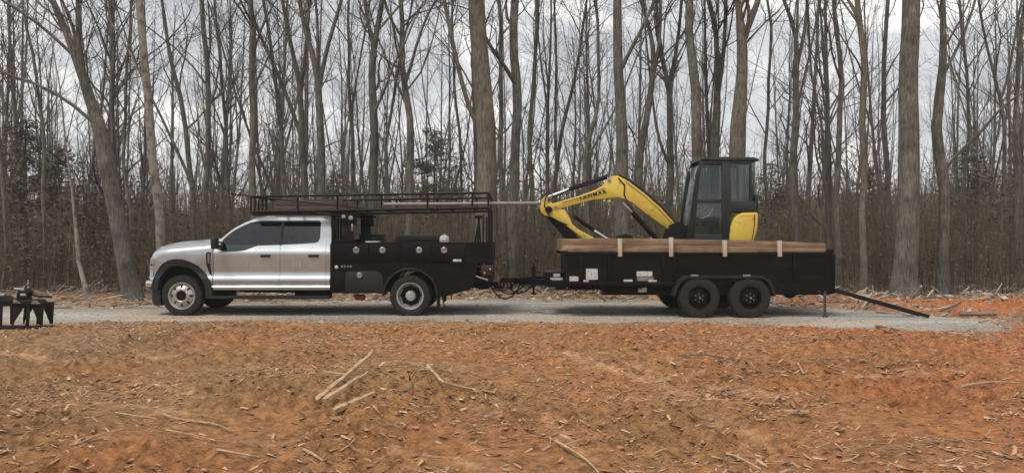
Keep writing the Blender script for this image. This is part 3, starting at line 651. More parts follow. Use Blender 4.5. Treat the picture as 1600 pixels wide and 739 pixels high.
# ============================================================ DUMP TRAILER
YR = 15.2; RC = YR+1.05
RX = lambda p: PX(p, YR)
RZ = lambda p: PZ(p, YR)
def RP(l): return [(RX(a), RZ(b)) for a, b in l]
trailer = thing('dump_trailer', (RX(1080), RC, 0), 'black two axle dump trailer with brown board sides, hitched behind the truck', 'trailer')
for s_ in (-1, 1):
    sp = side_panel(RP([(889, 440), (890, 396), (1300, 396), (1307, 398), (1307, 458), (1296, 461), (1215, 461), (1200, 446), (890, 446)]), [], lambda x, z: .99, .04, RC, s_, []).build('side_wall', M['black_paint'], trailer)
    MB().box(RX(878), RX(1300), *sorted((RC+s_*1.03, RC+s_*.95)), RZ(399), RZ(394.5)).build('top_rail', M['black_paint'], trailer, bevel=.008)
    MB().box(RX(890), RX(1205), *sorted((RC+s_*1.02, RC+s_*.93)), RZ(447), RZ(440.5)).build('lower_rail', M['black_paint'], trailer, bevel=.006)
    for px in (905, 950, 1035, 1052, 1240, 1302): MB().box(RX(px), RX(px+4), *sorted((RC+s_*1.025, RC+s_*.98)), RZ(441), RZ(399)).build('side_rib', M['black_paint'], trailer, bevel=.005)
    # side boards: two planks each
    MB().prism(RP([(876, 393.6), (882, 383.2), (1040, 383.4), (1293, 388.6), (1295, 393.8)]), *sorted((RC+s_*.97, RC+s_*.93))).build('board', M['wood'], trailer, bevel=.003)
    MB().prism(RP([(881, 382.8), (883, 373.2), (960, 372.4), (1050, 373.2), (1150, 375.4), (1230, 377.6), (1292, 380.4), (1293, 388.2), (1040, 383)]), *sorted((RC+s_*.972, RC+s_*.932))).build('board', M['wood'], trailer, bevel=.003)
    for px, t_ in ((969, 373), (1049, 371), (1133, 375.5), (1219, 376)):
        MB().box(RX(px-3.2), RX(px+3.2), *sorted((RC+s_*1.05, RC+s_*.972)), RZ(401), RZ(t_)).build('stake', M['stake'], trailer, bevel=.004)
    fl = [(1050, 462), (1052, 450), (1060, 437), (1070, 430.5), (1190, 430.5), (1200, 437), (1207, 450), (1209, 462)]
    fi = [(1206, 462), (1203, 451), (1197, 440), (1188, 434), (1072, 434), (1063, 440), (1056, 451), (1053.5, 462)]
    sp = side_panel(RP(fl+fi), [], lambda x, z: 1.0+.17, .25, RC, s_, []).build('fender', M['plastic'], trailer)
    MB().prism(RP([(1068, 446), (1072, 434), (1188, 434), (1192, 446), (1150, 448), (1131, 462), (1128, 462), (1110, 448)]), *sorted((RC+s_*.98, RC+s_*.95))).build('axle_guard', M['well'], trailer)
    for px in (1083, 1164): MB().box(RX(px-6), RX(px+6), *sorted((RC+s_*1.172, RC+s_*1.16)), RZ(431.5), RZ(428.5)).build('marker_light', M['steel'], trailer, bevel=.004)
    for px in (1091, 1170): wheel(trailer, (RX(px), RC+s_*1.04, .395), .395, .235, .215, 'trailer', out=s_)
MB().box(RX(890), RX(1300), RC-.95, RC+.95, RZ(447), RZ(441)).build('bed_floor', M['well'], trailer)
MB().box(RX(886), RX(890), RC-.97, RC+.97, RZ(446), RZ(398)).build('front_wall', M['black_paint'], trailer)
MB().box(RX(880), RX(884), RC-.93, RC+.93, RZ(393), RZ(373.5)).build('front_board', M['wood'], trailer)
MB().box(RX(1303), RX(1307.5), RC-.95, RC+.95, RZ(459), RZ(400)).build('tailgate', M['black_paint'], trailer)
MB().prism(RP([(874, 392), (888, 392), (892, 404), (884, 402)]), RC-1.0, RC-.94).build('tarp_bracket', M['well'], trailer)
MB().box(RX(1293), RX(1304), RC-1.03, RC-.93, RZ(396), RZ(389)).build('corner_post', M['well'], trailer, bevel=.01)
fm = MB()
for s_ in (-1, 1):
    fm.box(RX(860), RX(1298), RC+s_*.45-.05, RC+s_*.45+.05, RZ(456), RZ(447))
    fm.bar((RX(862), RC+s_*.72, RZ(443)), (RX(805), RC+s_*.06, RZ(443)), .07, .12)
for p in (880, 930, 1000, 1060, 1200, 1260): fm.box(RX(p), RX(p+5), RC-.93, RC+.93, RZ(452), RZ(447))
fm.tube([(RX(1091), RC-1, .395), (RX(1091), RC+1, .395)], .045, 8).tube([(RX(1170), RC-1, .395), (RX(1170), RC+1, .395)], .045, 8)
fm.box(RX(855), RX(1060), RC-.80, RC-.72, RZ(448), RZ(440)).box(RX(945), RX(1050), RC-.7, RC-.3, RZ(463), RZ(455))
fm.build('frame', M['black_paint'], trailer)
MB().prism(RP([(1215, 455), (1258, 455), (1256, 466), (1248, 469), (1240, 462)]), RC-.6, RC-.3).build('hinge_bracket', M['well'], trailer)
MB().bar((RX(1256), RC-.95, RZ(457)), (RX(1277), RC-.95, RZ(456)), .02, .05).bar((RX(1256), RC-.95, RZ(457)), (RX(1258), RC-.95, RZ(467)), .02, .03).build('plate_bracket', M['steel'], trailer)
MB().box(RX(1280), RX(1284), RC-1, RC-.9, RZ(460), RZ(454)).build('rear_lamp', M['taillight'], trailer)
MB().tube([(RX(1291), RC-.98, RZ(455)), (RX(1291), RC-.98, .03)], .026, 8).box(RX(1288), RX(1294), RC-1.03, RC-.93, .005, .03).build('stand_leg', M['redwood'], trailer)
bx = thing
pb = MB().box(RX(853), RX(890), RC-.5, RC+.5, RZ(441), RZ(427)).build('pump_box', M['black_paint'], trailer, bevel=.01)
for a, b, c, d in ((862, 882, 440, 436), (867, 878, 434.5, 429.5)): 
    q = MB().box(RX(a), RX(b), RC-.505, RC-.5, RZ(c), RZ(d)).build('sticker', M['white'], trailer)
for a, b, c, d in ((890, 904, 439.5, 432), (916, 934.5, 437, 420), (912, 920, 441, 437.5), (995.5, 1020, 432, 424), (975, 989, 440.2, 436.8), (1014, 1027, 441.4, 437.6)):
    MB().box(RX(a), RX(b), RC-.9965, RC-.9905, RZ(c), RZ(d)).build('sticker', M['white'], trailer)
MB().box(RX(996), RX(1022), RC-.9955, RC-.9905, RZ(439), RZ(433)).build('sticker', M['steel'], trailer, label='grey lower sticker on the trailer side')
MB().box(RX(1000), RX(1013.5), RC-.83, RC-.81, RZ(457.5), RZ(450.5)).build('sticker', M['white'], trailer)
for a in (837, 860, 880): MB().box(RX(a), RX(a+9), RC-.75, RC-.74, RZ(453), RZ(450)).build('reflector', M['pipe'], trailer)
MB().ball((RX(932), RC-.82, RZ(455)), .032, 6).build('side_lamp', M['white'], trailer)
jk = MB(); jk.box(RX(833), RX(839), RC-.1, RC+.02, RZ(452), RZ(418)).box(RX(834.3), RX(837.7), RC-.07, RC-.01, RZ(463), RZ(452)).box(RX(832), RX(840), RC-.12, RC+.04, RZ(466), RZ(463)).bar((RX(836), RC-.05, RZ(417)), (RX(836), RC-.05, RZ(414)), .04, .04).bar((RX(836), RC-.16, RZ(421)), (RX(829), RC-.16, RZ(421)), .03, .03)
jk.build('tongue_jack', M['black_paint'], trailer, bevel=.005)
MB().box(RX(781), RX(812), RC-.07, RC+.07, RZ(446), RZ(438)).box(RX(797), RX(801), RC-.06, RC+.06, RZ(458), RZ(438)).box(RX(785), RX(788), RC-.05, RC+.05, RZ(454), RZ(446)).build('coupler', M['black_paint'], trailer, bevel=.008)
for k, (x0, x1, dz, yy) in enumerate(((762, 815, .32, -.12), (770, 822, .24, .1), (757, 806, .16, -.02), (790, 835, .2, -.16))):
    pts = [(RX(x0+(x1-x0)*i/12), RC+yy, RZ(447)-dz*4*(i/12)*(1-i/12)) for i in range(13)]
    MB().tube(pts, .014 if k != 2 else .010, 6).build('safety_chain' if k < 2 else 'brake_cable', M['well'], trailer)
MB().tube([(RX(938), RC-.7, RZ(461)), (RX(928), RC-.6, RZ(463)), (RX(918), RC-.62, RZ(461)), (RX(905), RC-.6, RZ(464)), (RX(900), RC-.5, RZ(463))], .02, 6).build('strap', M['yellow_trim'], trailer)
# ramp let down at the back
rp = thing('loading_ramp', (RX(1380), RC-.8, 0), 'long narrow dark ramp sloping from the trailer tail down to the gravel', 'ramp')
p0 = Vector((PX(1306, 15.2), 15.2, PZ(453, 15.2))); p1 = Vector((PX(1458, 14.95), 15.1, .035))
for dy in (0, .36): MB().bar(p0+Vector((0, dy, 0)), p1+Vector((0, dy, 0)), .04, .065).build('rail', M['implement'], rp, bevel=.004)
for k in range(12):
    c = p0.lerp(p1, (k+.5)/12); MB().bar(c+Vector((0, .02, 0)), c+Vector((0, .34, 0)), .04, .03).build('rung', M['implement'], rp)

# ============================================================ EXCAVATOR
YE = 15.75; YBM = 16.3
EX = lambda p: PX(p, YE)
EZ = lambda p: PZ(p, YE)
BX = lambda p: PX(p, YBM)
BZ = lambda p: PZ(p, YBM)
def BP(l): return [(BX(a), BZ(b)) for a, b in l]
def EP(l): return [(EX(a), EZ(b)) for a, b in l]
DECK = RZ(441)+.002
ex = thing('mini_excavator', (EX(1130), 16.25, DECK), 'yellow mini excavator with dark cab and folded arm, loaded in the dump trailer', 'excavator')
boom = [(856, 320), (878, 314.5), (905, 306.3), (930, 297), (941, 290.6), (948, 281), (955, 276), (964, 275), (976, 281), (990, 291), (1005, 302.5), (1032, 326), (1052, 348), (1057, 356), (1054, 361), (1046, 361), (1010, 335.5), (988, 318), (978, 312.5), (965, 309), (951, 310), (925, 312.8), (893, 321), (873, 326.5), (860, 328)]
m = MB(); m.prism(BP(boom), YBM-.1, YBM+.1); bmo = m.build('boom', M['yellow'], ex, bevel=.008)
# raised edge plates and rib on boom
MB().tube([(x, YBM-.105, z) for x, z in BP([(878, 316), (905, 308.5), (930, 299.5), (943, 293)])], .012, 5).tube([(x, YBM-.105, z) for x, z in BP([(976, 283.5), (1005, 305.5), (1030, 328), (1050, 350)])], .012, 5).build('boom_edge', M['yellow_trim'], ex)
cu = bpy.data.curves.new('t', 'FONT'); cu.body = 'YANMAR'; cu.size = 1; cu.extrude = .004; cu.align_x = 'CENTER'; cu.align_y = 'CENTER'; cu.space_character = 1.2; cu.offset = .025
to = bpy.data.objects.new('t', cu); COL.objects.link(to); bpy.context.view_layer.update()
tm = bpy.data.meshes.new_from_object(to.evaluated_get(bpy.context.evaluated_depsgraph_get())); bpy.data.objects.remove(to)
bw = max(v.co.x for v in tm.vertices)-min(v.co.x for v in tm.vertices)
sc = (BX(947)-BX(903))/bw/math.cos(R(14))
tm.transform(Matrix.Translation(Vector((BX(925), YBM-.106, BZ(305.6)))-Vector(ex['_o'])) @ Matrix.Rotation(R(-15.5), 4, 'Y') @ Matrix.Rotation(R(90), 4, 'X') @ Matrix.Diagonal((sc, sc*.82, 1, 1)))
tm.materials.append(M['black_print']); lo = bpy.data.objects.new('lettering', tm); COL.objects.link(lo); lo.parent = ex
stick = [(844, 322), (850, 315), (860, 316), (873, 326), (882, 328), (890, 341), (894, 351), (906, 360), (925, 370), (940, 382), (930, 388), (912, 374), (898, 363), (886, 354), (868, 343), (850, 336), (845, 331)]
MB().prism(BP(stick), YBM-.085, YBM+.085).build('dipper_arm', M['yellow'], ex, bevel=.006)
MB().lathe((BX(857), YBM-.12, BZ(328)), [(.07, .24), (.07, 0), (.05, -.01), (0, -.01)], 20).build('pivot_pin', M['well'], ex)
MB().lathe((BX(868), YBM-.11, BZ(324)), [(.03, .2), (.03, 0), (0, -.005)], 12).lathe((BX(951), YBM-.11, BZ(283)), [(.035, .2), (.035, 0), (0, -.005)], 12).lathe((BX(1049), YBM-.12, BZ(356)), [(.05, .24), (.05, 0), (0, -.005)], 14).build('pins', M['steel'], ex)
MB().prism(BP([(853, 338), (858, 336), (872, 344), (888, 356), (899, 366), (905, 375), (885, 375), (878, 367)]), YBM-.06, YBM+.06).build('bucket_link', M['well'], ex, bevel=.004)
def cyl(a, b, c, r1, r2, name, y=YBM):
    A, B, C_ = [Vector((BX(q[0]), y, BZ(q[1]))) for q in (a, b, c)]
    MB().tube([A, B], r1, 12).build(name, M['well'], ex); MB().tube([B, C_], r2, 10).build('rod', M['chrome'], ex)
cyl((948, 277), (889, 296), (851, 310), .045, .028, 'arm_cylinder', YBM-.0)
cyl((897, 338), (928, 360), (952, 375), .042, .026, 'bucket_cylinder', YBM-.0)
cyl((1030, 378), (988, 332), (973, 317), .055, .03, 'boom_cylinder', YBM-.0)
MB().tube([(x, YBM-.07, z) for x, z in BP([(950, 274), (935, 281), (915, 289), (893, 294), (880, 302), (866, 308)])], .018, 6).tube([(x, YBM+.05, z) for x, z in BP([(950, 272.5), (930, 281), (905, 291), (885, 297.5)])], .018, 6).tube([(x, YBM-.05, z) for x, z in BP([(966, 273.5), (985, 283), (1005, 298), (1032, 322), (1056, 350), (1066, 352)])], .02, 6).build('hoses', M['rubber'], ex)
MB().tube([(x, YBM-.11, z) for x, z in BP([(965, 279), (975, 290), (974, 305), (982, 322), (1000, 345), (1020, 366)])], .014, 6).tube([(x, YBM-.12, z) for x, z in BP([(866, 309), (860, 303), (852, 309), (850, 322), (858, 338), (872, 346), (886, 352)])], .014, 6).tube([(x, YBM+.08, z) for x, z in BP([(866, 307), (856, 299), (847, 310), (846, 326)])], .014, 6).build('loose_hoses', M['rubber'], ex)
MB().ball((BX(951), YBM-.05, BZ(315.5)), .045, 8).build('boom_lamp', M['yellow_trim'], ex)
MB().prism(BP([(846, 312), (852, 306), (856, 312), (852, 322), (845, 322)]), YBM-.05, YBM+.05).build('knuckle', M['yellow_trim'], ex, bevel=.004)
# swing post, turntable, tracks, blade
MB().prism(BP([(1044, 352), (1058, 346), (1075, 356), (1080, 385), (1040, 390), (1036, 376)]), YBM-.14, YBM+.14).build('swing_post', M['well'], ex, bevel=.01)
MB().box(EX(1066), EX(1184), YE+.02, YE+1.15, EZ(396), EZ(377)).build('turntable', M['yellow'], ex, bevel=.03)
for y in (YE-.02, YE+.9):
    tk = []
    for i in range(24):
        a = 2*math.pi*i/24; cx = EX(1055) if math.cos(a) < 0 else EX(1195); tk.append((cx+.19*math.cos(a), DECK+.2+.19*math.sin(a)))
    MB().prism(tk, y, y+.28).build('track', M['rubber'], ex, bevel=.01)
    MB().box(EX(1050), EX(1200), y+.08, y+.2, DECK+.08, DECK+.32).build('track_frame', M['well'], ex)
bk = MB(); bk.prism(BP([(962, 376), (966, 368.5), (974, 366), (984, 368), (988, 376), (984, 400), (966, 404)]), YBM-.3, YBM+.3); bk.build('bucket', M['well'], ex, bevel=.01)
# cab frame: pillars and panels
C0, C1 = YE, YE+.95
def frame(poly, y0=C0, y1=C0+.06, name='cab_frame', mat='cab', bev=.008): return MB().prism(EP(poly), y0, y1).build(name, M[mat], ex, bevel=bev)
for (ya, yb) in ((C0, C0+.06), (C1-.06, C1)):
    frame([(1074, 372), (1088, 270), (1097, 249), (1102, 249), (1094, 271), (1085, 372)], ya, yb, 'pillar')
    frame([(1128, 372), (1128, 250), (1141, 250), (1143, 330), (1139, 372)], ya, yb, 'pillar')
    frame([(1171, 318), (1171, 252), (1175, 252), (1176, 318)], ya, yb, 'pillar')
    frame([(1086, 317), (1086.7, 311), (1128.5, 311), (1128.5, 317)], ya+.004, yb+.004, 'door_rail')
    frame([(1141.5, 331), (1141.5, 314), (1181, 314), (1182, 331)], ya-.002, yb-.002, 'side_panel')
    frame([(1092, 258), (1095, 251), (1173, 251), (1173, 256), (1140, 256)], ya+.003, yb+.003, 'header')
frame([(1095, 250.5), (1097, 246.5), (1105, 245), (1178, 246), (1186, 249), (1186, 252)], C0-.03, C1+.03, 'cab_roof', bev=.015)
frame([(1076, 374), (1077, 366), (1140, 366), (1141, 380), (1076, 380)], C0+.003, C1, 'cab_floor')
for (ya, yb) in ((C0+.02, C0+.03), (C1-.03, C1-.02)):
    frame([(1092, 272), (1096, 258), (1128.5, 258), (1128.5, 311.5), (1087, 311.5)], ya, yb, 'window', 'cab_glass', 0)
    frame([(1086, 316), (1128.5, 316), (1128.5, 367), (1081, 367)], ya, yb, 'window', 'cab_glass', 0)
    frame([(1141, 256), (1171.5, 256), (1171.5, 315), (1141, 315)], ya, yb, 'window', 'cab_glass', 0)
MB().add([(EX(1076), C0+.06, EZ(372)), (EX(1076), C1-.06, EZ(372)), (EX(1093), C1-.06, EZ(258)), (EX(1093), C0+.06, EZ(258))], [(0, 1, 2, 3)]).build('windscreen', M['cab_glass'], ex)
MB().box(EX(1179), EX(1181.5), C0+.06, C1-.06, EZ(314), EZ(252)).build('rear_glass', M['cab_glass'], ex)
MB().tube([(EX(1088), C0-.02, EZ(271)), (EX(1083), C0-.03, EZ(300)), (EX(1078), C0-.02, EZ(345))], .012, 6).build('grab_rail', M['cab'], ex)
st = MB(); st.box(EX(1120), EX(1130), C0+.25, C0+.7, EZ(370), EZ(318)).box(EX(1100), EX(1124), C0+.25, C0+.7, EZ(352), EZ(343)).box(EX(1122), EX(1128), C0+.34, C0+.6, EZ(317), EZ(300)).build('seat', M['seat'], ex, bevel=.03)
lv = MB(); lv.tube([(EX(1098), C0+.2, EZ(352)), (EX(1095), C0+.2, EZ(325))], .012, 6).ball((EX(1095), C0+.2, EZ(324)), .032, 6).tube([(EX(1104), C0+.3, EZ(352)), (EX(1103), C0+.3, EZ(331))], .012, 6).ball((EX(1103), C0+.3, EZ(331)), .03, 6)
lv.build('control_lever', M['steel'], ex)
MB().tube([(EX(1088), C0+.05, EZ(340)), (EX(1098), C0+.03, EZ(341)), (EX(1108), C0+.03, EZ(337)), (EX(1115), C0+.04, EZ(326))], .013, 6).build('door_handle', M['steel'], ex)
# engine cover
cov = [(1139, 384), (1140, 366), (1142, 352), (1148, 340), (1154, 335), (1161, 332.5), (1183, 332), (1184.5, 336), (1183, 360), (1178, 374), (1176, 384)]
frame(cov, C0-.03, C0+1.1, 'engine_cover', 'yellow', .03)
MB().tube([(x, C0-.032, z) for x, z in EP([(1178.5, 335), (1178, 352), (1176, 366), (1173, 380)])], .008, 5).build('cover_seam', M['well'], ex)
MB().tube([(x, C0-.03, z) for x, z in EP([(1152, 340), (1160, 337), (1177, 336.6)])], .006, 5).build('cover_crease', M['yellow_trim'], ex)
MB().box(EX(1180.5), EX(1185), C0, C1, EZ(331), EZ(304)).build('rear_cowl', M['cab'], ex, bevel=.01)

# ============================================================ IMPLEMENT AT LEFT
YI = 13.35
IX = lambda p: PX(p, YI)
IZ = lambda p: PZ(p, YI)
imp = thing('steel_implement', (IX(20), YI, 0), 'black steel implement with triangular braced legs on a flat skid, cut off at left edge', 'implement')
MB().prism([(IX(-60), IZ(519)), (IX(-60), IZ(508)), (IX(40), IZ(509.5)), (IX(62), IZ(511)), (IX(70.5), IZ(509.5)), (IX(69), IZ(514)), (IX(64), IZ(518.5))], YI-.02, YI+.08).build('skid', M['implement'], imp, bevel=.006)
MB().prism([(IX(-60), IZ(518)), (IX(-60), IZ(511)), (IX(66), IZ(512)), (IX(64), IZ(518))], YI+.3, YI+.38).build('skid', M['implement'], imp, bevel=.006)
for pts in ([(65, 474), (66.5, 476), (64.5, 509), (61, 509), (49, 480), (46, 474)], [(20, 478), (38, 476), (21, 502), (18, 509), (17.5, 502)], [(41.5, 478), (46, 478), (43, 510), (38.5, 510)], [(-3, 478), (2, 478), (1, 510), (-3, 510)], [(-40, 478), (-24, 478), (-38, 510), (-42, 510)]):
    for dy in (0, .3): MB().prism([(IX(a), IZ(b)) for a, b in pts], YI+.015+dy, YI+.045+dy).build('leg', M['implement'], imp, bevel=.003)
MB().prism([(IX(-60), IZ(479.5)), (IX(-60), IZ(462)), (IX(8), IZ(462)), (IX(20), IZ(470)), (IX(62), IZ(467.5)), (IX(66.5), IZ(473)), (IX(66.5), IZ(478))], YI, YI+.16).build('deck', M['implement'], imp, bevel=.012)
MB().prism([(IX(12), IZ(472)), (IX(16), IZ(456)), (IX(28), IZ(452)), (IX(34), IZ(458)), (IX(30), IZ(466)), (IX(34), IZ(473))], YI+.2, YI+.35).build('bracket', M['implement'], imp, bevel=.006)
MB().tube([(IX(17), YI+.1, IZ(452)), (IX(32), YI+.1, IZ(453.5))], .028, 8).tube([(IX(31), YI+.03, IZ(461)), (IX(39), YI+.03, IZ(461))], .025, 8).tube([(IX(-50), YI+.02, IZ(461)), (IX(7), YI+.02, IZ(461))], .028, 8).build('pipe', M['steel'], imp)
MB().prism([(IX(49), IZ(474.5)), (IX(52), IZ(469)), (IX(58), IZ(470)), (IX(64), IZ(474.5))], YI-.02, YI-.0).build('plate', M['steel'], imp)
MB().prism([(IX(21), IZ(473)), (IX(22), IZ(467)), (IX(27), IZ(469)), (IX(33), IZ(474))], YI-.015, YI-.0).build('plate', M['steel'], imp)
MB().tube([(IX(25), YI+.25, IZ(456)), (IX(27), YI+.25, IZ(447)), (IX(30), YI+.25, IZ(447))], .014, 6).tube([(IX(30), YI+.3, IZ(461)), (IX(45), YI+.3, IZ(465)), (IX(62), YI+.35, IZ(466))], .022, 6).build('hose', M['rubber'], imp)

# ============================================================ TREES
class TB:
    def __init__(s, seed): s.r = random.Random(seed); s.trunk = MB(); s.crown = MB()
    def branch(s, p, d, ln, rad, lvl, maxl, up=.10, dens=1.0):
        r = s.r; n = 6 if lvl < 2 else (5 if lvl == 2 else 3); pts = [p.copy()]; d = d.normalized(); dirs = [d.copy()]
        for i in range(n):
            d = (d+Vector((r.gauss(0, .2), r.gauss(0, .2), r.gauss(0, .13)+up))).normalized()
            p = p+d*(ln/n); pts.append(p.copy()); dirs.append(d.copy())
        rad2 = [rad*(1-.78*i/n) for i in range(n+1)]
        s.crown.tube(pts, rad2, 6 if lvl == 1 and rad > .04 else (4 if lvl < 3 and rad > .015 else 3), False)
        if lvl >= maxl: return
        k = int((ln*(2.2 if lvl == 1 else 3.2))*dens*r.uniform(.8, 1.2))+1; k = min(k, 11)
        for j in range(k):
            t = r.uniform(.22, 1); i = min(int(t*n), n-1); q = pts[i].lerp(pts[i+1], t*n-i)
            ax = dirs[i].orthogonal(); ax.rotate(Matrix.Rotation(r.uniform(0, 6.28), 3, dirs[i])); an = r.uniform(.45, 1.0)
            nd = dirs[i]*math.cos(an)+ax*math.sin(an)
            s.branch(q, nd, ln*r.uniform(.3, .55)*(1.1-.4*t), max(rad2[i]*r.uniform(.4, .6), .004), lvl+1, maxl, up*.9, dens)
    def limb_on(s, pts, rads, t, maxl, scale=1., dens=1., spread=(.35, .95)):
        r = s.r; n = len(pts)-1; i = min(int(t*n), n-1); f_ = t*n-i; q = pts[i].lerp(pts[i+1], f_); rr = rads[i]*(1-f_)+rads[i+1]*f_
        d = (pts[i+1]-pts[i]).normalized(); a = r.uniform(0, 6.28); an = r.uniform(*spread)
        ax = Vector((math.cos(a), math.sin(a), 0)); nd = d*math.cos(an)+ax*math.sin(an)
        s.branch(q, nd, r.uniform(1.4, 3.8)*scale, min(rr*r.uniform(.26, .55), .075), 1, maxl, .12, dens)
    def done(s, root, bark, crown_mat=None):
        s.trunk.build('trunk', bark, root, angle=80); s.crown.build('crown', crown_mat or bark, root, angle=80)

def refine(pts, rads, r, step=.7, wob=.03):
    P = [pts[0]]; Q = [rads[0]]
    for i in range(len(pts)-1):
        n = max(2, int((pts[i+1]-pts[i]).length/step))
        for k in range(1, n+1):
            t = k/n; P.append(pts[i].lerp(pts[i+1], t)+Vector((r.gauss(0, wob), r.gauss(0, wob), 0))); Q.append(rads[i]*(1-t)+rads[i+1]*t)
    for k in range(2):
        P = [P[0]]+[(P[i-1]+P[i]*2+P[i+1])/4 for i in range(1, len(P)-1)]+[P[-1]]
    return P, Q
NT = 0
def front_tree(Y, path, label, mat='bark', limbs=14, forks=(), first=.3, maxl=3, dens=1., seed=None, scale=1.):
    """path: (px, py, width px) from the base up; forks the same, starting on the stem"""
    global NT; NT += 1
    tb = TB(seed or NT*13+5); r = tb.r
    base = Vector((PX(path[0][0], Y), Y, gz(PX(path[0][0], Y), Y)-.03))
    root = thing('bare_tree', (base.x, Y, 0), label, 'tree')
    def conv(pl, first_base):
        pts = []; rd = []
        for i, (a, b, w) in enumerate(pl):
            z = base.z if (first_base and i == 0) else PZ(b, Y)
            pts.append(Vector((PX(a, Y), Y, z))); rd.append((w*.76 if w < 26 else w*.93)*Y/F/2)
        d = (pts[-1]-pts[-2]).normalized(); d = (d+Vector((0, 0, .6))).normalized()
        pts.append(pts[-1]+d*3.0); rd.append(rd[-1]*.6); pts.append(pts[-1]+(d+Vector((r.gauss(0, .1), r.gauss(0, .1), .2))).normalized()*3.2); rd.append(rd[-1]*.25)
        return pts, rd
    pts, rd = conv(path, True)
    P, Q = refine(pts, rd, r, .7, .05)
    ph = r.uniform(0, 6.28); am = .018 if Q[0] > .2 else .055
    P = [p+Vector((math.sin(p.z*.9+ph)*am+math.sin(p.z*2.3+ph*2)*am*.5, math.cos(p.z*1.1+ph)*am, 0))*min(1, i/3) for i, p in enumerate(P)]
    Q[0] *= 1.35; Q[1] *= 1.1
    tb.trunk.tube(P, Q, 12, True)
    for k in range(int(limbs*1.55)): tb.limb_on(P, Q, r.uniform(first, .98), maxl, scale*1.12, dens)
    for fk in forks:
        fp, fr_ = conv(fk, False); P2, Q2 = refine(fp, fr_, r, .6, .04)
        for i in range(1, len(P2)): P2[i].y += .12*i*(1 if fk[0][0] % 2 else -1)*.5
        tb.trunk.tube(P2, Q2, 9, True)
        for k in range(max(5, int(limbs*.6))): tb.limb_on(P2, Q2, r.uniform(.12, .98), maxl, scale*.8, dens)
    tb.done(root, M[mat]); return root

front_tree(18.9, [(209, 474, 30), (200, 420, 27), (185, 330, 27), (166, 235, 27), (150, 185, 25), (128, 122, 17), (104, 64, 14), (76, 0, 12)], 'large bare tree leaning left, its base at the gravel edge in front of the truck', 'bark', 16,
    [[(150, 190, 16), (140, 150, 14), (133, 90, 13), (133, 0, 11)], [(158, 205, 8), (120, 165, 7), (70, 130, 6), (0, 118, 5)], [(118, 90, 7), (80, 50, 6), (40, 20, 5), (0, 0, 4)]], first=.45)
front_tree(20.5, [(256, 462, 19), (250, 385, 18), (245, 290, 18), (238, 190, 17), (228, 110, 16), (212, 0, 14)], 'pale mottled straight trunk rising just behind the truck hood', 'bark_pale', 9, first=.4)
front_tree(19.3, [(139, 475, 10), (130, 430, 9), (120, 385, 8), (112, 330, 6), (104, 270, 4)], 'thin pale leaning sapling beside the gravel left of the large leaning tree', 'bark_pale', 4, first=.4, scale=.4)
front_tree(22, [(4, 465, 9), (8, 380, 9), (4, 250, 9), (-4, 120, 8), (-10, 0, 7)], 'dark slim tree at the far left edge of the woods', 'bark', 8)
front_tree(24, [(70, 460, 8), (74, 330, 8), (66, 200, 7), (50, 90, 6), (34, 0, 5)], 'thin crooked tree between the left edge and the large leaning tree', 'bark', 10)
front_tree(22.5, [(190, 462, 9), (178, 360, 9), (172, 250, 9), (178, 120, 8), (170, 0, 6)], 'dark slim tree half hidden by the large leaning trunk', 'bark', 14)
front_tree(24, [(212, 460, 7), (206, 330, 7), (190, 220, 6), (196, 100, 6), (205, 0, 5)], 'thin tree just left of the pale mottled trunk', 'bark', 10)
front_tree(23, [(312, 455, 12), (310, 370, 11), (292, 250, 10), (280, 150, 9), (262, 60, 7), (250, 0, 6)], 'dark tree leaning left above the truck hood', 'bark', 16, [[(300, 290, 7), (280, 240, 6), (262, 190, 5), (240, 150, 4)]])
front_tree(22.5, [(326, 455, 13), (325, 340, 12), (324, 200, 11), (320, 90, 10), (318, 0, 9)], 'straight dark tree above the truck windshield', 'bark', 12)
front_tree(25, [(362, 455, 8), (360, 330, 8), (352, 200, 7), (342, 90, 6), (338, 0, 5)], 'thin tree between windshield and front of the rack', 'bark', 12)
front_tree(22, [(400, 455, 15), (399, 300, 14), (396, 180, 13), (392, 80, 12), (390, 0, 11)], 'straight grey tree at the front end of the ladder rack', 'bark', 10)
front_tree(24, [(452, 455, 10), (448, 330, 10), (440, 200, 8), (424, 90, 7), (412, 0, 6)], 'slim tree leaning left over the cab roof', 'bark', 12)
front_tree(22.5, [(478, 455, 15), (476, 330, 14), (474, 220, 13), (468, 130, 10), (452, 60, 8), (440, 0, 7)], 'dark forked tree over the rear door, its leaders spreading upward', 'bark', 14, [[(474, 225, 9), (455, 160, 8), (436, 110, 7), (405, 50, 6), (395, 0, 5)], [(470, 150, 7), (478, 80, 6), (490, 0, 5)]])
front_tree(21.5, [(502, 455, 17), (500, 330, 16), (497, 220, 16), (496, 120, 13), (482, 50, 9), (470, 0, 8)], 'dark forked tree above the rear of the cab', 'bark', 14, [[(498, 140, 10), (515, 70, 8), (530, 20, 7), (540, 0, 6)], [(496, 110, 6), (498, 50, 6), (496, 0, 5)]])
front_tree(24.5, [(550, 455, 8), (549, 330, 8), (548, 220, 8), (550, 120, 6), (545, 0, 5)], 'thin dark tree over the start of the bed', 'bark', 16, [[(548, 180, 5), (560, 110, 4), (575, 50, 4)]])
front_tree(21.5, [(582, 455, 20), (581, 330, 19), (584, 210, 17), (587, 110, 15), (585, 60, 12), (600, 0, 10)], 'sturdy dark tree forking near the top over the truck bed', 'bark', 12, [[(587, 90, 9), (575, 40, 8), (566, 0, 7)]])
front_tree(24, [(612, 455, 7), (606, 330, 7), (600, 260, 7), (612, 180, 6), (622, 100, 5), (640, 20, 4)], 'slender bent tree right of the sturdy dark one', 'bark', 12)
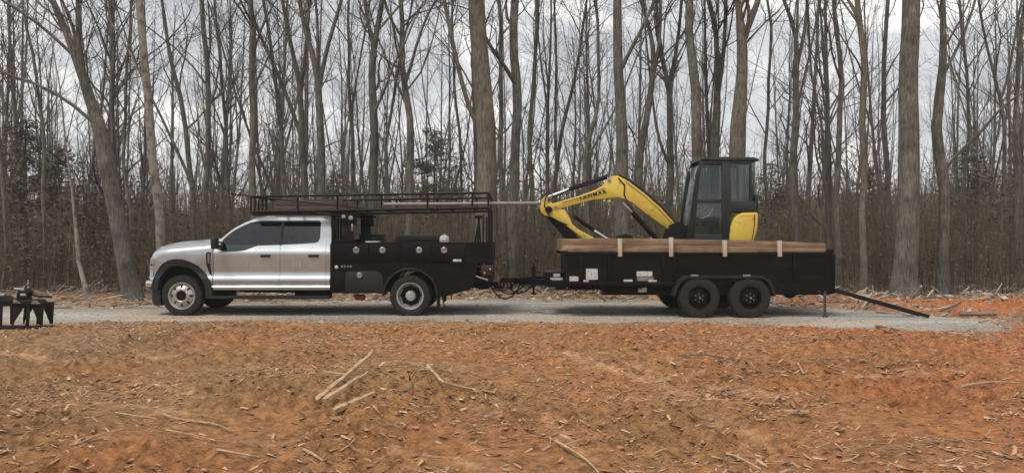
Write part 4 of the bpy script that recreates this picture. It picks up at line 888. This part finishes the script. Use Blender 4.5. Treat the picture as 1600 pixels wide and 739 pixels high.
front_tree(22, [(636, 455, 18), (635, 330, 17), (638, 230, 15), (633, 140, 13), (632, 70, 11), (628, 0, 9)], 'dark tree with wide forks above the truck rear wheel', 'bark', 16, [[(634, 130, 7), (650, 70, 6), (672, 20, 5), (690, 0, 5)], [(633, 160, 6), (610, 110, 5), (590, 70, 4)], [(628, 60, 5), (610, 30, 5), (600, 0, 4)]])
front_tree(26, [(722, 455, 6), (720, 330, 6), (716, 200, 6), (710, 100, 5), (706, 0, 5)], 'very thin tree just left of the thickest brown trunk', 'bark', 10)
front_tree(20.6, [(757, 458, 37), (757, 380, 35), (759, 250, 34), (757, 150, 32), (750, 60, 29), (745, 0, 28)], 'thickest straight brown trunk behind the back end of the truck', 'bark_tan', 8, [[(748, 200, 11), (730, 160, 10), (716, 100, 9), (704, 60, 8), (698, 0, 7)]], first=.55)
front_tree(22.5, [(806, 458, 22), (804, 380, 21), (803, 250, 20), (806, 130, 19), (806, 0, 17)], 'straight grey tree in the gap between truck and trailer', 'bark', 9, first=.4)
front_tree(23.5, [(790, 458, 12), (788, 380, 12), (786, 250, 11), (780, 130, 9), (778, 0, 8)], 'slim grey tree left of the gap between truck and trailer', 'bark', 10, first=.3)
front_tree(24.5, [(832, 458, 12), (832, 380, 11), (828, 250, 10), (834, 130, 8), (838, 0, 7)], 'slim tree behind the folded excavator arm tip', 'bark_tan', 12)
front_tree(24, [(866, 458, 9), (864, 330, 9), (868, 240, 9), (890, 170, 7), (905, 90, 6), (912, 0, 5)], 'slim tree leaning right above the excavator arm', 'bark', 14, [[(868, 235, 6), (872, 150, 5), (868, 60, 5)]])
front_tree(22.5, [(918, 455, 10), (916, 350, 10), (919, 250, 9), (924, 200, 9), (938, 160, 7), (930, 80, 6), (926, 0, 6)], 'dark bent tree above the middle of the excavator arm', 'bark', 12, [[(921, 240, 6), (945, 200, 5), (968, 165, 4)]])
front_tree(21.8, [(972, 455, 27), (970, 330, 26), (972, 220, 24), (967, 110, 20), (966, 0, 17)], 'thick straight grey tree over the bend of the excavator arm', 'bark', 9, [[(970, 110, 9), (985, 75, 8), (1003, 45, 7), (1025, 0, 6)]], first=.45)
front_tree(23, [(1002, 455, 20), (1002, 330, 18), (1004, 240, 16), (1016, 160, 13), (1022, 100, 11), (1010, 50, 8), (1000, 0, 7)], 'crooked tree right of the thick one above the excavator arm', 'bark', 14, [[(1018, 130, 8), (1030, 70, 7), (1030, 0, 6)]])
front_tree(24, [(1046, 455, 15), (1046, 330, 15), (1044, 230, 13), (1044, 140, 11), (1035, 90, 8), (1025, 0, 7)], 'forked tree just left of the excavator cab', 'bark', 14, [[(1044, 135, 8), (1058, 90, 7), (1062, 0, 6)], [(1046, 260, 7), (1028, 220, 6), (1020, 180, 5)]])
front_tree(21.8, [(1086, 455, 22), (1086, 330, 21), (1086, 200, 20), (1082, 100, 18), (1078, 0, 16)], 'straight grey tree rising behind the front edge of the excavator cab', 'bark', 8, first=.45)
front_tree(22.8, [(1122, 455, 21), (1122, 330, 20), (1121, 220, 19), (1124, 130, 13), (1112, 60, 10), (1104, 0, 9)], 'tree rising behind the middle of the excavator cab roof', 'bark', 12, [[(1122, 150, 9), (1132, 80, 8), (1130, 0, 7)]])
front_tree(21.6, [(1152, 455, 28), (1152, 330, 27), (1152, 200, 26), (1158, 110, 22), (1162, 50, 18), (1154, 0, 11)], 'thick tree over the rear of the excavator cab, splitting into a V', 'bark_tan', 10, [[(1163, 60, 14), (1178, 25, 13), (1190, -10, 12)]], first=.45)
front_tree(24, [(1200, 458, 8), (1200, 350, 8), (1196, 240, 7), (1204, 130, 6), (1198, 0, 5)], 'thin tree just right of the excavator cab', 'bark', 12)
front_tree(21.8, [(1244, 458, 15), (1243, 350, 15), (1245, 230, 14), (1244, 120, 12), (1240, 60, 9), (1222, 0, 7)], 'grey tree behind the trailer rear, forking to the left at the top', 'bark', 12, [[(1244, 110, 8), (1256, 50, 7), (1258, 0, 6)]], first=.4)
front_tree(23.5, [(1288, 460, 6), (1286, 350, 6), (1280, 230, 6), (1270, 120, 5), (1264, 0, 5)], 'thin tree above the trailer tail', 'bark', 10)
front_tree(22.5, [(1311, 460, 12), (1310, 350, 11), (1308, 230, 11), (1310, 120, 10), (1308, 0, 8)], 'dark slim tree just right of the trailer tail', 'bark', 13)
front_tree(20.6, [(1350, 462, 14), (1350, 380, 14), (1350, 280, 14), (1345, 150, 13), (1343, 0, 11)], 'straight pale brown tree between trailer tail and the broad grey trunk', 'bark_tan', 8, first=.4)
front_tree(24, [(1386, 460, 12), (1385, 350, 11), (1386, 230, 11), (1384, 100, 9), (1382, 0, 8)], 'dark slim tree just left of the broad grey trunk', 'bark', 12)
front_tree(20.2, [(1412, 464, 40), (1416, 420, 37), (1420, 300, 35), (1421, 150, 31), (1420, 0, 28)], 'broad straight grey trunk right of the trailer, thickest on the right side', 'bark', 8, first=.55)
front_tree(21, [(1472, 464, 21), (1472, 380, 20), (1470, 250, 21), (1471, 150, 19), (1473, 60, 13), (1468, 0, 11)], 'grey tree with a long branch reaching up right, near the right side', 'bark', 9, [[(1474, 270, 6), (1484, 245, 6), (1515, 218, 6), (1545, 180, 5), (1575, 150, 4), (1605, 140, 3)], [(1473, 120, 7), (1500, 75, 6), (1530, 10, 5)]], first=.45)
front_tree(24.5, [(1512, 460, 7), (1510, 350, 7), (1513, 230, 6), (1506, 120, 6), (1500, 0, 5)], 'thin tree right of the one with the long branch', 'bark', 12)
front_tree(22.5, [(1566, 462, 8), (1565, 350, 8), (1562, 240, 8), (1566, 150, 7), (1550, 80, 5), (1535, 0, 5)], 'slim tree forking left near the right edge', 'bark', 14, [[(1566, 150, 5), (1578, 90, 5), (1590, 0, 4)]])
front_tree(23, [(1590, 462, 9), (1590, 350, 9), (1588, 230, 8), (1594, 120, 7), (1598, 0, 6)], 'dark slim tree at the far right edge', 'bark', 12)

# archetypes of the deeper woods, copied many times
archs = []
for k in range(12):
    tb = TB(300+k); r = tb.r; root = thing('bare_tree', (0, 0, 0), 'slender bare tree deep in the woods', 'tree', 'slender trees deep in the woods')
    H_ = r.uniform(13, 18); lean = Vector((r.gauss(0, .05), r.gauss(0, .05), 1))
    pts = [Vector((0, 0, -.1))]; rd = [r.uniform(.055, .125)]; r0 = rd[0]
    p = pts[0]
    for i in range(6):
        d = (lean+Vector((r.gauss(0, .05), r.gauss(0, .05), 0))).normalized(); p = p+d*H_/6; pts.append(p); rd.append(r0*(1-.85*(i+1)/6))
    P, Q = refine(pts, rd, r, .9, .04); tb.trunk.tube(P, Q, 8, True)
    for _ in range(26): tb.limb_on(P, Q, r.uniform(.14, .97), 3, .9, .95, (.25, .8))
    if k % 3 != 0:
        for _ in range(r.choice((1, 2, 2))):
            i = r.randint(int(len(P)*.2), int(len(P)*.45)); a = r.uniform(0, 6.28); q = P[i]; d = Vector((math.cos(a)*.32, math.sin(a)*.32, 1)).normalized(); fp = [q.copy()]; fr2 = [Q[i]*.75]
            for s2 in range(5):
                d = (d+Vector((r.gauss(0, .06), r.gauss(0, .06), .1))).normalized(); q = q+d*(H_*.12); fp.append(q.copy()); fr2.append(Q[i]*.75*(1-.16*(s2+1)))
            P2, Q2 = refine(fp, fr2, r, .9, .04); tb.trunk.tube(P2, Q2, 7, True)
            for _ in range(10): tb.limb_on(P2, Q2, r.uniform(.15, .97), 2, .75, .8, (.25, .8))
    tb.done(root, M['bark_far']); archs.append(root)
rr = random.Random(5); placed = []
MARKS = [(4, 'far left edge tree'), (60, 'thin crooked left tree'), (140, 'large leaning tree'), (232, 'pale mottled trunk'), (285, 'trunk above the truck hood'), (324, 'trunk above the windshield'), (355, 'front end of the rack'), (397, 'grey trunk over the rack front'), (440, 'slim tree over the cab'),
  (475, 'forked tree over the rear door'), (500, 'forked tree behind the cab'), (549, 'thin tree over the bed'), (584, 'sturdy forking tree'), (636, 'wide forked tree'), (715, 'sapling beside the thickest trunk'), (757, 'thickest brown trunk'), (804, 'trunk in the vehicle gap'), (866, 'tree over the arm tip'), (920, 'dark bent tree'),
  (970, 'thick trunk above the arm bend'), (1010, 'crooked tree above the arm'), (1045, 'forked tree left of the cab'), (1085, 'trunk at the cab front'), (1122, 'trunk at the cab middle'), (1153, 'V shaped thick tree'), (1200, 'thin tree beside the cab'), (1244, 'grey tree over the trailer rear'),
  (1309, 'trunk beside the trailer tail'), (1350, 'straight pale brown trunk'), (1386, 'slim tree beside the broad trunk'), (1420, 'broad grey trunk'), (1472, 'tree with the long branch'), (1512, 'thin tree past the long branch'), (1566, 'left forking tree at right'), (1592, 'far right edge tree')]
far = []
def put(arch, x, y, s):
    if arch.get('_used'): o = copy_tree(arch, (x, y, gz(x, y)-.05), rr.uniform(0, 6.28), s)
    else:
        arch['_used'] = 1; o = arch; arch.location = (x, y, gz(x, y)-.05); arch.scale = (s,)*3
    far.append((o, 800+x*F/y, y))
tries = 0
while len(placed) < 150 and tries < 6000:
    tries += 1
    u = rr.random(); y = 23.5+ (u**.85)*40; px = rr.uniform(-90, 1690); x = PX(px, y)
    if 640 < px < 730 and y < 46 and rr.random() < .5: continue
    if any((x-a)**2+(y-b)**2 < 1.7 for a, b in placed): continue
    placed.append((x, y)); put(archs[len(placed) % 12], x, y, rr.uniform(.7, 1.15))
bins = {}
for o, px, y in far:
    if '_used' in o: del o['_used']
    b = min(MARKS, key=lambda m_: abs(m_[0]-px)); sd_ = 'left' if px < b[0] else 'right'; bins.setdefault((b[1], sd_), []).append((y, o))
for (nm, sd_), l_ in bins.items():
    l_.sort(key=lambda q: q[0])
    for i, (y, o) in enumerate(l_):
        rank = '' if len(l_) == 1 else ('nearest ', 'second nearest ', 'third nearest ', 'fourth nearest ', 'fifth nearest ', 'sixth nearest ', 'seventh nearest ', 'eighth nearest ', 'ninth nearest ', 'tenth nearest ', 'eleventh nearest ', 'twelfth nearest ')[min(i, 11)]
        o['label'] = f"{rank}slender deep woods tree just {sd_} of the {nm}"


# evergreens
def pine(Y, px, top_py, spread, label, seed, bare=.15):
    tb = TB(seed); r = tb.r; x = PX(px, Y); top = PZ(top_py, Y); root = thing('pine_tree', (x, Y, 0), label, 'pine tree')
    z0 = gz(x, Y)-.05
    P, Q = refine([Vector((x, Y, z0)), Vector((x+r.gauss(0, .1), Y, top*.5)), Vector((x, Y, top))], [.1, .07, .015], r)
    tb.trunk.tube(P, Q, 7, True)
    V = []; Fc = []; z = top*bare+.4
    while z < top-.1:
        rad = spread*(1-(z-top*bare)/(top*(1-bare)))**.75*r.uniform(.7, 1.1)+.12
        for b in range(r.randint(2, 4)):
            a = r.uniform(0, 6.28); rr_ = rad*r.uniform(.6, 1.1); tip = Vector((x+math.cos(a)*rr_, Y+math.sin(a)*rr_, z+rr_*r.uniform(-.15, .5)))
            st_ = Vector((x, Y, z)); tb.crown.tube([st_, st_.lerp(tip, .5)+Vector((0, 0, .04)), tip], [.02, .012, .004], 3, False)
            for q in range(int(5+rr_*19)):
                t = r.uniform(.25, 1.02); c = st_.lerp(tip, t)+Vector((r.gauss(0, .09+.12*t), r.gauss(0, .09+.12*t), r.gauss(0, .09)))
                for w_ in range(2):
                    d = Vector((r.gauss(0, 1), r.gauss(0, 1), r.gauss(0, .6))).normalized()*r.uniform(.12, .26); s2 = d.cross(Vector((r.gauss(0, 1), r.gauss(0, 1), r.gauss(0, 1)))).normalized()*r.uniform(.02, .045)
                    k = len(V); V.extend([c-s2, c+s2, c+d]); Fc.append((k, k+1, k+2))
        z += r.uniform(.10, .26)*(1 if Y < 30 else 1.2)
    tb.trunk.build('trunk', M['bark'], root, angle=80); tb.crown.build('limbs', M['bark'], root, angle=80)['kind'] = 'stuff'
    me = bpy.data.meshes.new('crown'); me.from_pydata([(p.x-x, p.y-Y, p.z) for p in V], [], Fc); me.materials.append(M['needle'])
    c = bpy.data.objects.new('crown', me); COL.objects.link(c); c.parent = root
pine(36, 680, 200, 2.6, 'small dark pine seen against the sky behind the truck rack', 71, .3)
pine(25, 92, 232, 2.3, 'brown green evergreen left of the large leaning tree', 72, .05)
pine(28, 40, 185, 2.6, 'tall layered evergreen at the far left of the woods', 73, .1)
pine(27, 178, 262, 1.8, 'low evergreen between the leaning tree and the pale mottled trunk', 74, .05)
pine(34, 1206, 250, 2.0, 'dark evergreen behind the trailer, right of the excavator cab', 75, .1)
pine(36, 1360, 262, 2.0, 'dark evergreen between the two trunks right of the trailer', 76, .1)
pine(34, 1512, 228, 2.4, 'dark evergreen near the right edge of the woods', 77, .1)
pine(33, 520, 268, 1.8, 'low dark evergreen behind the cab guard', 78, .1)
pine(33, 1590, 250, 2.2, 'dark evergreen at the right edge of the woods', 79, .1)

# undergrowth: brush, saplings, dead leaves (nobody could count it)
def brush(name, n, y0, y1, h0, h1, r0, twigs, seed, tint_a, tint_b, leaves=0, lefty=0., pexp=1., tall=.05):
    g_ = np.random.default_rng(seed); u = g_.random(n)**pexp; Y = y0+(y1-y0)*u; px = g_.uniform(-130, 1730, n); X = (px-800)*Y/F
    Y = np.where(px < 240, np.maximum(Y, y0-1.5+g_.random(n)*3) if y0 < 30 else Y, Y)
    clump = .55+1.1*ss(-.3, .35, fbm(X*.35, Y*.35, 3)); Hh = (EYE+g_.uniform(h0, h1, n)*(.75+.25*clump)*Y/F)*np.where(g_.random(n) < tall, g_.uniform(1.1, 1.9, n), 1)
    Z = gheight(X, Y)-.03; k = 3; a = g_.uniform(0, 6.28, n); lean = g_.normal(0, .12, (n, 2)); rad = r0*g_.uniform(.5, 1.6, n)*(Hh/4)**.5
    tint = tint_a+(tint_b-tint_a)*g_.random((n, 1)); tint = tint*g_.uniform(.7, 1.3, (n, 1))
    V = []; Fs = []; TT = []; off = 0
    lv = [0, .35, .7, 1]; bend = g_.normal(0, .05, (4, n, 2)); 
    base = []
    for li, t in enumerate(lv):
        cx = X+lean[:, 0]*Hh*t+bend[li, :, 0]*Hh*.6*t; cy = Y+lean[:, 1]*Hh*t+bend[li, :, 1]*Hh*.6*t; cz = Z+Hh*t; rr_ = rad*(1-.8*t); base.append((cx, cy, cz))
        for j in range(3):
            an = a+j*2.094; V.append(np.stack([cx+rr_*np.cos(an), cy+rr_*np.sin(an), cz], 1)); TT.append(tint)
    idx = lambda li, j: (li*3+j % 3)*n+np.arange(n)
    for li in range(3):
        for j in range(3):
            Fs.append(np.stack([idx(li, j), idx(li, j+1), idx(li+1, j+1)], 1)); Fs.append(np.stack([idx(li, j), idx(li+1, j+1), idx(li+1, j)], 1))
    off = 12*n; mi = [np.zeros(18*n)]
    B = np.array(base)                       # 4,3,n
    for tw in range(twigs):
        t = g_.uniform(.2, .98, n)*3; i0 = np.minimum(t.astype(int), 2); f_ = t-i0; ar = np.arange(n)
        c = B[i0, :, ar]*(1-f_[:, None])+B[i0+1, :, ar]*f_[:, None]
        d = np.stack([g_.normal(0, 1, n), g_.normal(0, 1, n), g_.uniform(.1, 1.5, n)], 1); d /= np.linalg.norm(d, axis=1)[:, None]; ln = Hh*g_.uniform(.10, .34, n)
        s_ = np.cross(d, g_.normal(0, 1, (n, 3))); s_ /= np.linalg.norm(s_, axis=1)[:, None]; w = (rad*.38)[:, None]
        e_ = c+d*ln[:, None]; mid = c+d*ln[:, None]*.5+s_*ln[:, None]*.06; s3 = np.cross(d, s_)
        V += [c-s_*w, c+s_*w, c+s3*w, e_]; TT += [tint]*4
        A = off+np.arange(n); Fs += [np.stack([A, A+n, A+3*n], 1), np.stack([A+n, A+2*n, A+3*n], 1), np.stack([A+2*n, A, A+3*n], 1)]; mi.append(np.zeros(3*n)); off += 4*n
    if leaves:
        m = leaves; pick = g_.integers(0, n, m); keepw = g_.random(m) < (.35+.65*ss(-.05, .35, fbm(X[pick]*.25+7, Y[pick]*.25, 2)+lefty*ss(-4, -12, X[pick]))); pick = pick[keepw]; m = len(pick)
        t = g_.uniform(.1, 1, m); c = np.stack([X[pick]+lean[pick, 0]*Hh[pick]*t, Y[pick]+lean[pick, 1]*Hh[pick]*t, Z[pick]+Hh[pick]*t], 1)+g_.normal(0, .22, (m, 3))
        d = g_.normal(0, 1, (m, 3)); d /= np.linalg.norm(d, axis=1)[:, None]; s_ = np.cross(d, g_.normal(0, 1, (m, 3))); s_ /= np.linalg.norm(s_, axis=1)[:, None]
        l_ = g_.uniform(.03, .065, m)[:, None]*(1+.02*(c[:, 1:2]-20)); 
        V += [c-d*l_, c+s_*l_*.5, c+d*l_, c-s_*l_*.5]; lt_ = np.array([[1.0, .95, .9]])*g_.uniform(.6, 1.5, (m, 1)); TT += [lt_]*4
        A = off+np.arange(m); Fs += [np.stack([A, A+m, A+2*m], 1), np.stack([A, A+2*m, A+3*m], 1)]; mi.append(np.ones(2*m)); off += 4*m
    o = np_mesh(name, np.concatenate(V), np.concatenate(Fs), [M['brush'], M['dead_leaf']], tint=np.concatenate(TT), midx=np.concatenate(mi), smooth=False); return o
A1 = np.array([.78, .74, .66]); A2 = np.array([1.12, 1.0, .84])
o = brush('undergrowth', 6000, 20.8, 40, -35, 80, .014, 9, 21, A1, A2, 30000, .5, 1.2); o['kind'] = 'stuff'; o['label'] = 'tangled brown saplings and brush filling the wood edge'; o['category'] = 'undergrowth'
o = brush('far_woods', 7000, 38, 92, 5, 88, .035, 7, 22, A1*1.0, A2*1.0, 0, tall=.3); o['kind'] = 'stuff'; o['label'] = 'dense far mass of leafless trunks and brush deep in the woods'; o['category'] = 'far woods'

# ============================================================ GROUND DEBRIS
def scatter_xy(n, y0, y1, g_, w=1.0):
    Y = np.sqrt(g_.random(n)*(y1**2-y0**2)+y0**2); px = g_.uniform(-60, 1660, n); return (px-800)*Y/F, Y
def chips(name, n, y0, y1, l0, l1, cols, seed, flat=.18, aspect=(.12, .4), dens=None, tilt=.25, zoff=.0, spin=.9):
    g_ = np.random.default_rng(seed); X, Y = scatter_xy(n, y0, y1, g_)
    if dens is not None:
        k = g_.random(n) < dens(X, Y); X, Y = X[k], Y[k]; n = len(X)
    Lh = (l0+(l1-l0)*g_.random(n)**2.6)/2; Wd = Lh*g_.uniform(*aspect, n); Th = np.maximum(Wd*flat*g_.uniform(.6, 1.6, n), .0015)
    a = g_.normal(0, spin, n); tl = g_.normal(0, tilt, n); ca, sa, ct, st_ = np.cos(a), np.sin(a), np.cos(tl), np.sin(tl)
    ux = np.stack([ca*ct, sa*ct, st_], 1); uy = np.stack([-sa, ca, g_.normal(0, .25, n)], 1); uz = np.cross(ux, uy)
    Z = gheight(X, Y)+Th*.6+np.abs(st_)*Lh*.5+zoff; c = np.stack([X, Y, Z], 1); V = []
    for sx, sy, sz in ((-1,-1,-1),(1,-1,-1),(1,1,-1),(-1,1,-1),(-1,-1,1),(1,-1,1),(1,1,1),(-1,1,1)):
        V.append(c+ux*(sx*Lh*g_.uniform(.7, 1.1, n))[:, None]+uy*(sy*Wd*g_.uniform(.3, 1.1, n))[:, None]+uz*(sz*Th)[:, None])
    V = np.stack(V, 1).reshape(-1, 3); q = np.array([(0,3,2,1),(4,5,6,7),(0,1,5,4),(1,2,6,5),(2,3,7,6),(3,0,4,7)])
    Fq = (np.arange(n)[:, None, None]*8+q[None]).reshape(-1, 4); cols = np.array(cols)
    t = cols[g_.integers(0, len(cols), n)]*g_.uniform(.75, 1.25, (n, 1)); return np_mesh(name, V, Fq, [M['chip']], tint=np.repeat(t, 8, 0), smooth=False)
def HEAP(X, Y): return .9*np.exp(-((X+1.0)/.75)**2-((Y-8.3)/.5)**2)+.7*np.exp(-((X-5)/1.0)**2-((Y-13)/.35)**2)+.6*np.exp(-((X+5.2)/.6)**2-((Y-6)/.3)**2)
def off_road(X, Y): return np.where(road_in(X, Y) > -.05, .02, 1)*(.12+1.0*ss(-.2, .25, fbm(X*.9+3, Y*.9, 3)))*(1-.8*packed(X, Y))
o = chips('wood_debris', 80000, 4, 15.2, .01, .10, [(.50, .31, .17), (.45, .26, .135), (.62, .42, .25), (.56, .36, .20), (.40, .235, .13), (.27, .16, .09), (.56, .34, .20), (.48, .25, .12), (.50, .31, .17)], 31, dens=lambda X, Y: off_road(X, Y)+HEAP(X, Y), tilt=.33, spin=.65); o['kind'] = 'stuff'; o['label'] = 'pale wood chips and bark scattered over the red clay'; o['category'] = 'wood debris'
o = chips('twigs', 1300, 4, 15.2, .08, .35, [(.42, .28, .17), (.24, .15, .095), (.50, .36, .23)], 32, flat=.7, aspect=(.02, .05), dens=off_road, tilt=.12); o['kind'] = 'stuff'; o['label'] = 'thin twigs and roots strewn over the red clay'; o['category'] = 'twigs'
def clods(name, n, y0, y1, s0, s1, cols, seed, dens, sq=.65):
    g_ = np.random.default_rng(seed); X, Y = scatter_xy(n, y0, y1, g_); k = g_.random(n) < dens(X, Y); X, Y = X[k], Y[k]; n = len(X)
    bm = bmesh.new(); bmesh.ops.create_icosphere(bm, subdivisions=1, radius=1); bm.verts.ensure_lookup_table()
    uv = np.array([v.co[:] for v in bm.verts]); uf = np.array([[v.index for v in f_.verts] for f_ in bm.faces]); bm.free()
    s_ = s0+(s1-s0)*g_.random(n)**3; m = len(uv); a = g_.uniform(0, 6.28, n)
    P = uv[None]*g_.uniform(.45, 1.3, (n, m, 1))*s_[:, None, None]*np.stack([g_.uniform(.8, 1.5, n), g_.uniform(.7, 1.1, n), g_.uniform(sq*.6, sq, n)], 1)[:, None]
    x = P[..., 0]*np.cos(a)[:, None]-P[..., 1]*np.sin(a)[:, None]; y = P[..., 0]*np.sin(a)[:, None]+P[..., 1]*np.cos(a)[:, None]
    V = np.stack([x+X[:, None], y+Y[:, None], P[..., 2]+(gheight(X, Y)+s_*.12)[:, None]], -1).reshape(-1, 3)
    Ff = (np.arange(n)[:, None, None]*m+uf[None]).reshape(-1, 3); cols = np.array(cols); t = cols[g_.integers(0, len(cols), n)]*g_.uniform(.8, 1.2, (n, 1))
    return np_mesh(name, V, Ff, [M['chip']], tint=np.repeat(t, m, 0), smooth=False)
o = clods('clay_clods', 14000, 4, 15, .007, .034, [(.42, .21, .115), (.36, .19, .105), (.46, .22, .12), (.30, .165, .10)], 41, off_road); o['kind'] = 'stuff'; o['label'] = 'crumbled lumps of red clay over the cleared ground'; o['category'] = 'clods'
o = clods('gravel', 34000, 13, 20.5, .008, .034, [(.36, .345, .32), (.26, .25, .23), (.45, .43, .40), (.20, .19, .175)], 42, lambda X, Y: np.clip(.35+.65*np.exp(-(road_in(X, Y)/.35)**2), 0, 1)*(road_in(X, Y) > -.5), .8); o['kind'] = 'stuff'; o['label'] = 'loose grey stones on and beside the gravel road'; o['category'] = 'gravel'
def edge_band(X, Y): return np.exp(-((Y-np.interp(X, rx, rfr)-.7)/.8)**2)*np.where(X > 9, 0, 1)+.8*np.exp(-((Y-19.3)/1.2)**2)*(X > 5)
o = clods('edge_rubble', 9000, 15, 23, .02, .11, [(.42, .34, .26), (.30, .20, .13), (.50, .42, .33), (.22, .15, .10)], 43, edge_band, .7); o['kind'] = 'stuff'; o['label'] = 'pale rubble and roots heaped along the wood edge behind the road'; o['category'] = 'rubble'
o = chips('edge_sticks', 9000, 15, 24, .1, .7, [(.42, .33, .25), (.27, .19, .13), (.5, .41, .32)], 44, flat=.6, aspect=(.03, .09), dens=lambda X, Y: edge_band(X, Y)+.25*(Y > 20), tilt=.3, zoff=.03); o['kind'] = 'stuff'; o['label'] = 'broken sticks and roots along the wood edge'; o['category'] = 'sticks'

# the larger pieces of wood, one by one
def gY(py): return EYE*F/(py-HZ)
def stick(pts, w, label, mat='driftwood', lift=0.0, forks=(), name='branch', cat='branch'):
    """pts: (px, py[, height above the ground]) where it lies"""
    W3 = []
    if w < 12 and pts[0][1] > 635: w *= .6
    for q in pts:
        h = q[2] if len(q) > 2 else 0; Y = gY(q[1])
        for _ in range(3): 
            zg = gz(PX(q[0], Y), Y); Y = (EYE-zg-h)*F/(q[1]-HZ) if q[1] > HZ+10 else Y
        x = PX(q[0], Y); W3.append(Vector((x, Y, gz(x, Y)+h*1.1+.012)))
    Ym = W3[0].y; r_ = w*1.0*Ym/F/2; rd_ = random.Random(int(pts[0][0]*7+pts[0][1]))
    P, Q = refine([p+Vector((0, 0, r_*.6)) for p in W3], [r_*(1-.45*i/(len(W3)-1)) for i in range(len(W3))], rd_, .09, r_*.5)
    Q = [q*rd_.uniform(.65, 1.15) for q in Q]
    mb = MB().tube(P, Q, 5)
    if w > 6: mb.tube([p+Vector((0, r_*.9, r_*.4)) for p in P[1:-2]] if len(P) > 5 else P, [q*.6 for q in (Q[1:-2] if len(P) > 5 else Q)], 4)
    for (i, dx, dy, dz) in forks: c = P[int(i*(len(P)-1))]; mb.tube([c, c+Vector((dx*.5, dy*.5, dz*.6)), c+Vector((dx, dy, dz))], [r_*.55, r_*.4, r_*.15], 5)
    root = tuple(W3[0]); e_ = {'_o': root}
    class Pr(dict): pass
    me_o = mb.build(name, M[mat], None, angle=30); me_o.data.transform(Matrix.Translation(-W3[0])); me_o.location = W3[0]
    single(me_o, label, cat); return me_o
stick([(490, 625, .03), (586, 562, .17)], 13, 'long pale split branch lying slanted, left of centre on the clay', forks=[(.55, -.25, .1, .02)])
stick([(506, 625, .03), (578, 588, .13)], 12, 'shorter pale split branch lying under the long slanted one')
stick([(520, 630, .03), (582, 612, .09)], 13, 'thin pale split stick lying lowest beside the long slanted branch')
stick([(668, 578), (690, 590, .05), (716, 600, .03), (775, 609)], 6, 'curved light brown root left of the picture centre', forks=[(.2, -.3, .2, .05)])
stick([(596, 612), (640, 610, .02), (645, 624)], 5, 'small dark bent stick between the slanted branch and the curved root', 'bark_tan')
stick([(1427, 468, .0), (1429, 461, .12), (1434, 456, .2), (1441, 450, .32)], 5, 'pale curved root standing up at the wood edge behind the ramp', 'stake')
stick([(92, 700), (120, 688, .02), (160, 694)], 11, 'pale wood chunk low at the left, close to the camera', forks=[(.5, .15, .1, .05)])
stick([(60, 682), (84, 676, .03), (105, 690)], 7, 'curled bark strip just left of the pale wood chunk')
stick([(340, 708), (372, 712, .02), (405, 718)], 8, 'pale weathered stick near the bottom left of centre')
stick([(474, 712), (505, 716, .02), (536, 724)], 9, 'thick pale stub near the bottom edge, below the slanted branch')
stick([(255, 652), (275, 655), (345, 667, .02), (362, 672)], 6, 'long thin pale stick lying in the left foreground')
stick([(180, 650), (210, 646, .02), (243, 658)], 7, 'short fat pale stick left of the long thin one')
stick([(260, 676), (300, 682, .01), (335, 690)], 6, 'thin reddish stick beneath the long thin pale one')
stick([(868, 690), (885, 704, .03), (920, 722), (935, 737)], 9, 'pale forked branch at the bottom centre of the clay', forks=[(.4, .2, .12, .03)])
stick([(1135, 712), (1160, 720, .03), (1190, 738)], 8, 'pale stick at the bottom edge, right of centre')
stick([(1186, 634), (1220, 648), (1262, 652, .02)], 9, 'flat pinkish root half buried, right of centre')
stick([(1247, 572), (1256, 577, .06), (1262, 588)], 5, 'small whitish broken stub on the clay below the trailer wheels')
stick([(1370, 512), (1388, 516, .08), (1405, 520)], 6, 'light brown broken root at the gravel edge below the ramp foot')
stick([(1530, 505), (1545, 500, .05), (1560, 508)], 5, 'pale stub where the gravel ends at the right')
stick([(1500, 612), (1545, 606, .02), (1590, 604)], 6, 'long pink clay coated root near the right edge')
stick([(350, 556), (385, 552), (425, 546, .02)], 5, 'dark reddish root ridge beyond the left foreground', 'bark_tan')
stick([(1060, 566), (1100, 570, .02), (1150, 566)], 4, 'thin dark stick lying on the clay below the trailer wheels', 'bark_tan')
for t_, (a, b, l) in enumerate(((1345, 461, 'pale log end at the wood edge just right of the trailer'), (1378, 459, 'short pale log at the foot of the broad grey trunk'), (1475, 462, 'pinkish log at the wood edge right of the curved root'), (1540, 460, 'short log near the right edge of the woods'))):
    stick([(a-12, b+4, 0), (a, b+3, .02), (a+13, b+3, 0)], 7, l, 'stake', name='log', cat='log')

hz = MB().box(-212, 212, -212, 212, -3, 30).build('haze', M['well'], None, smooth=False); hz['kind'] = 'stuff'
hm = bpy.data.materials.new('thin_haze'); hm.use_nodes = True; ht = hm.node_tree; ht.nodes.clear()
ho = N('ShaderNodeOutputMaterial', ht); hp = N('ShaderNodeVolumePrincipled', ht); hp.inputs['Color'].default_value = (.86, .88, .9, 1); hp.inputs['Density'].default_value = .0010
ht.links.new(hp.outputs[0], ho.inputs['Volume']); hz.data.materials[0] = hm
S.render.engine = 'CYCLES'
for o in bpy.data.objects:
    if '_o' in o: del o['_o']
print('TRIS', sum(len(m.polygons) for m in bpy.data.meshes), 'OBJ', len(bpy.data.objects))
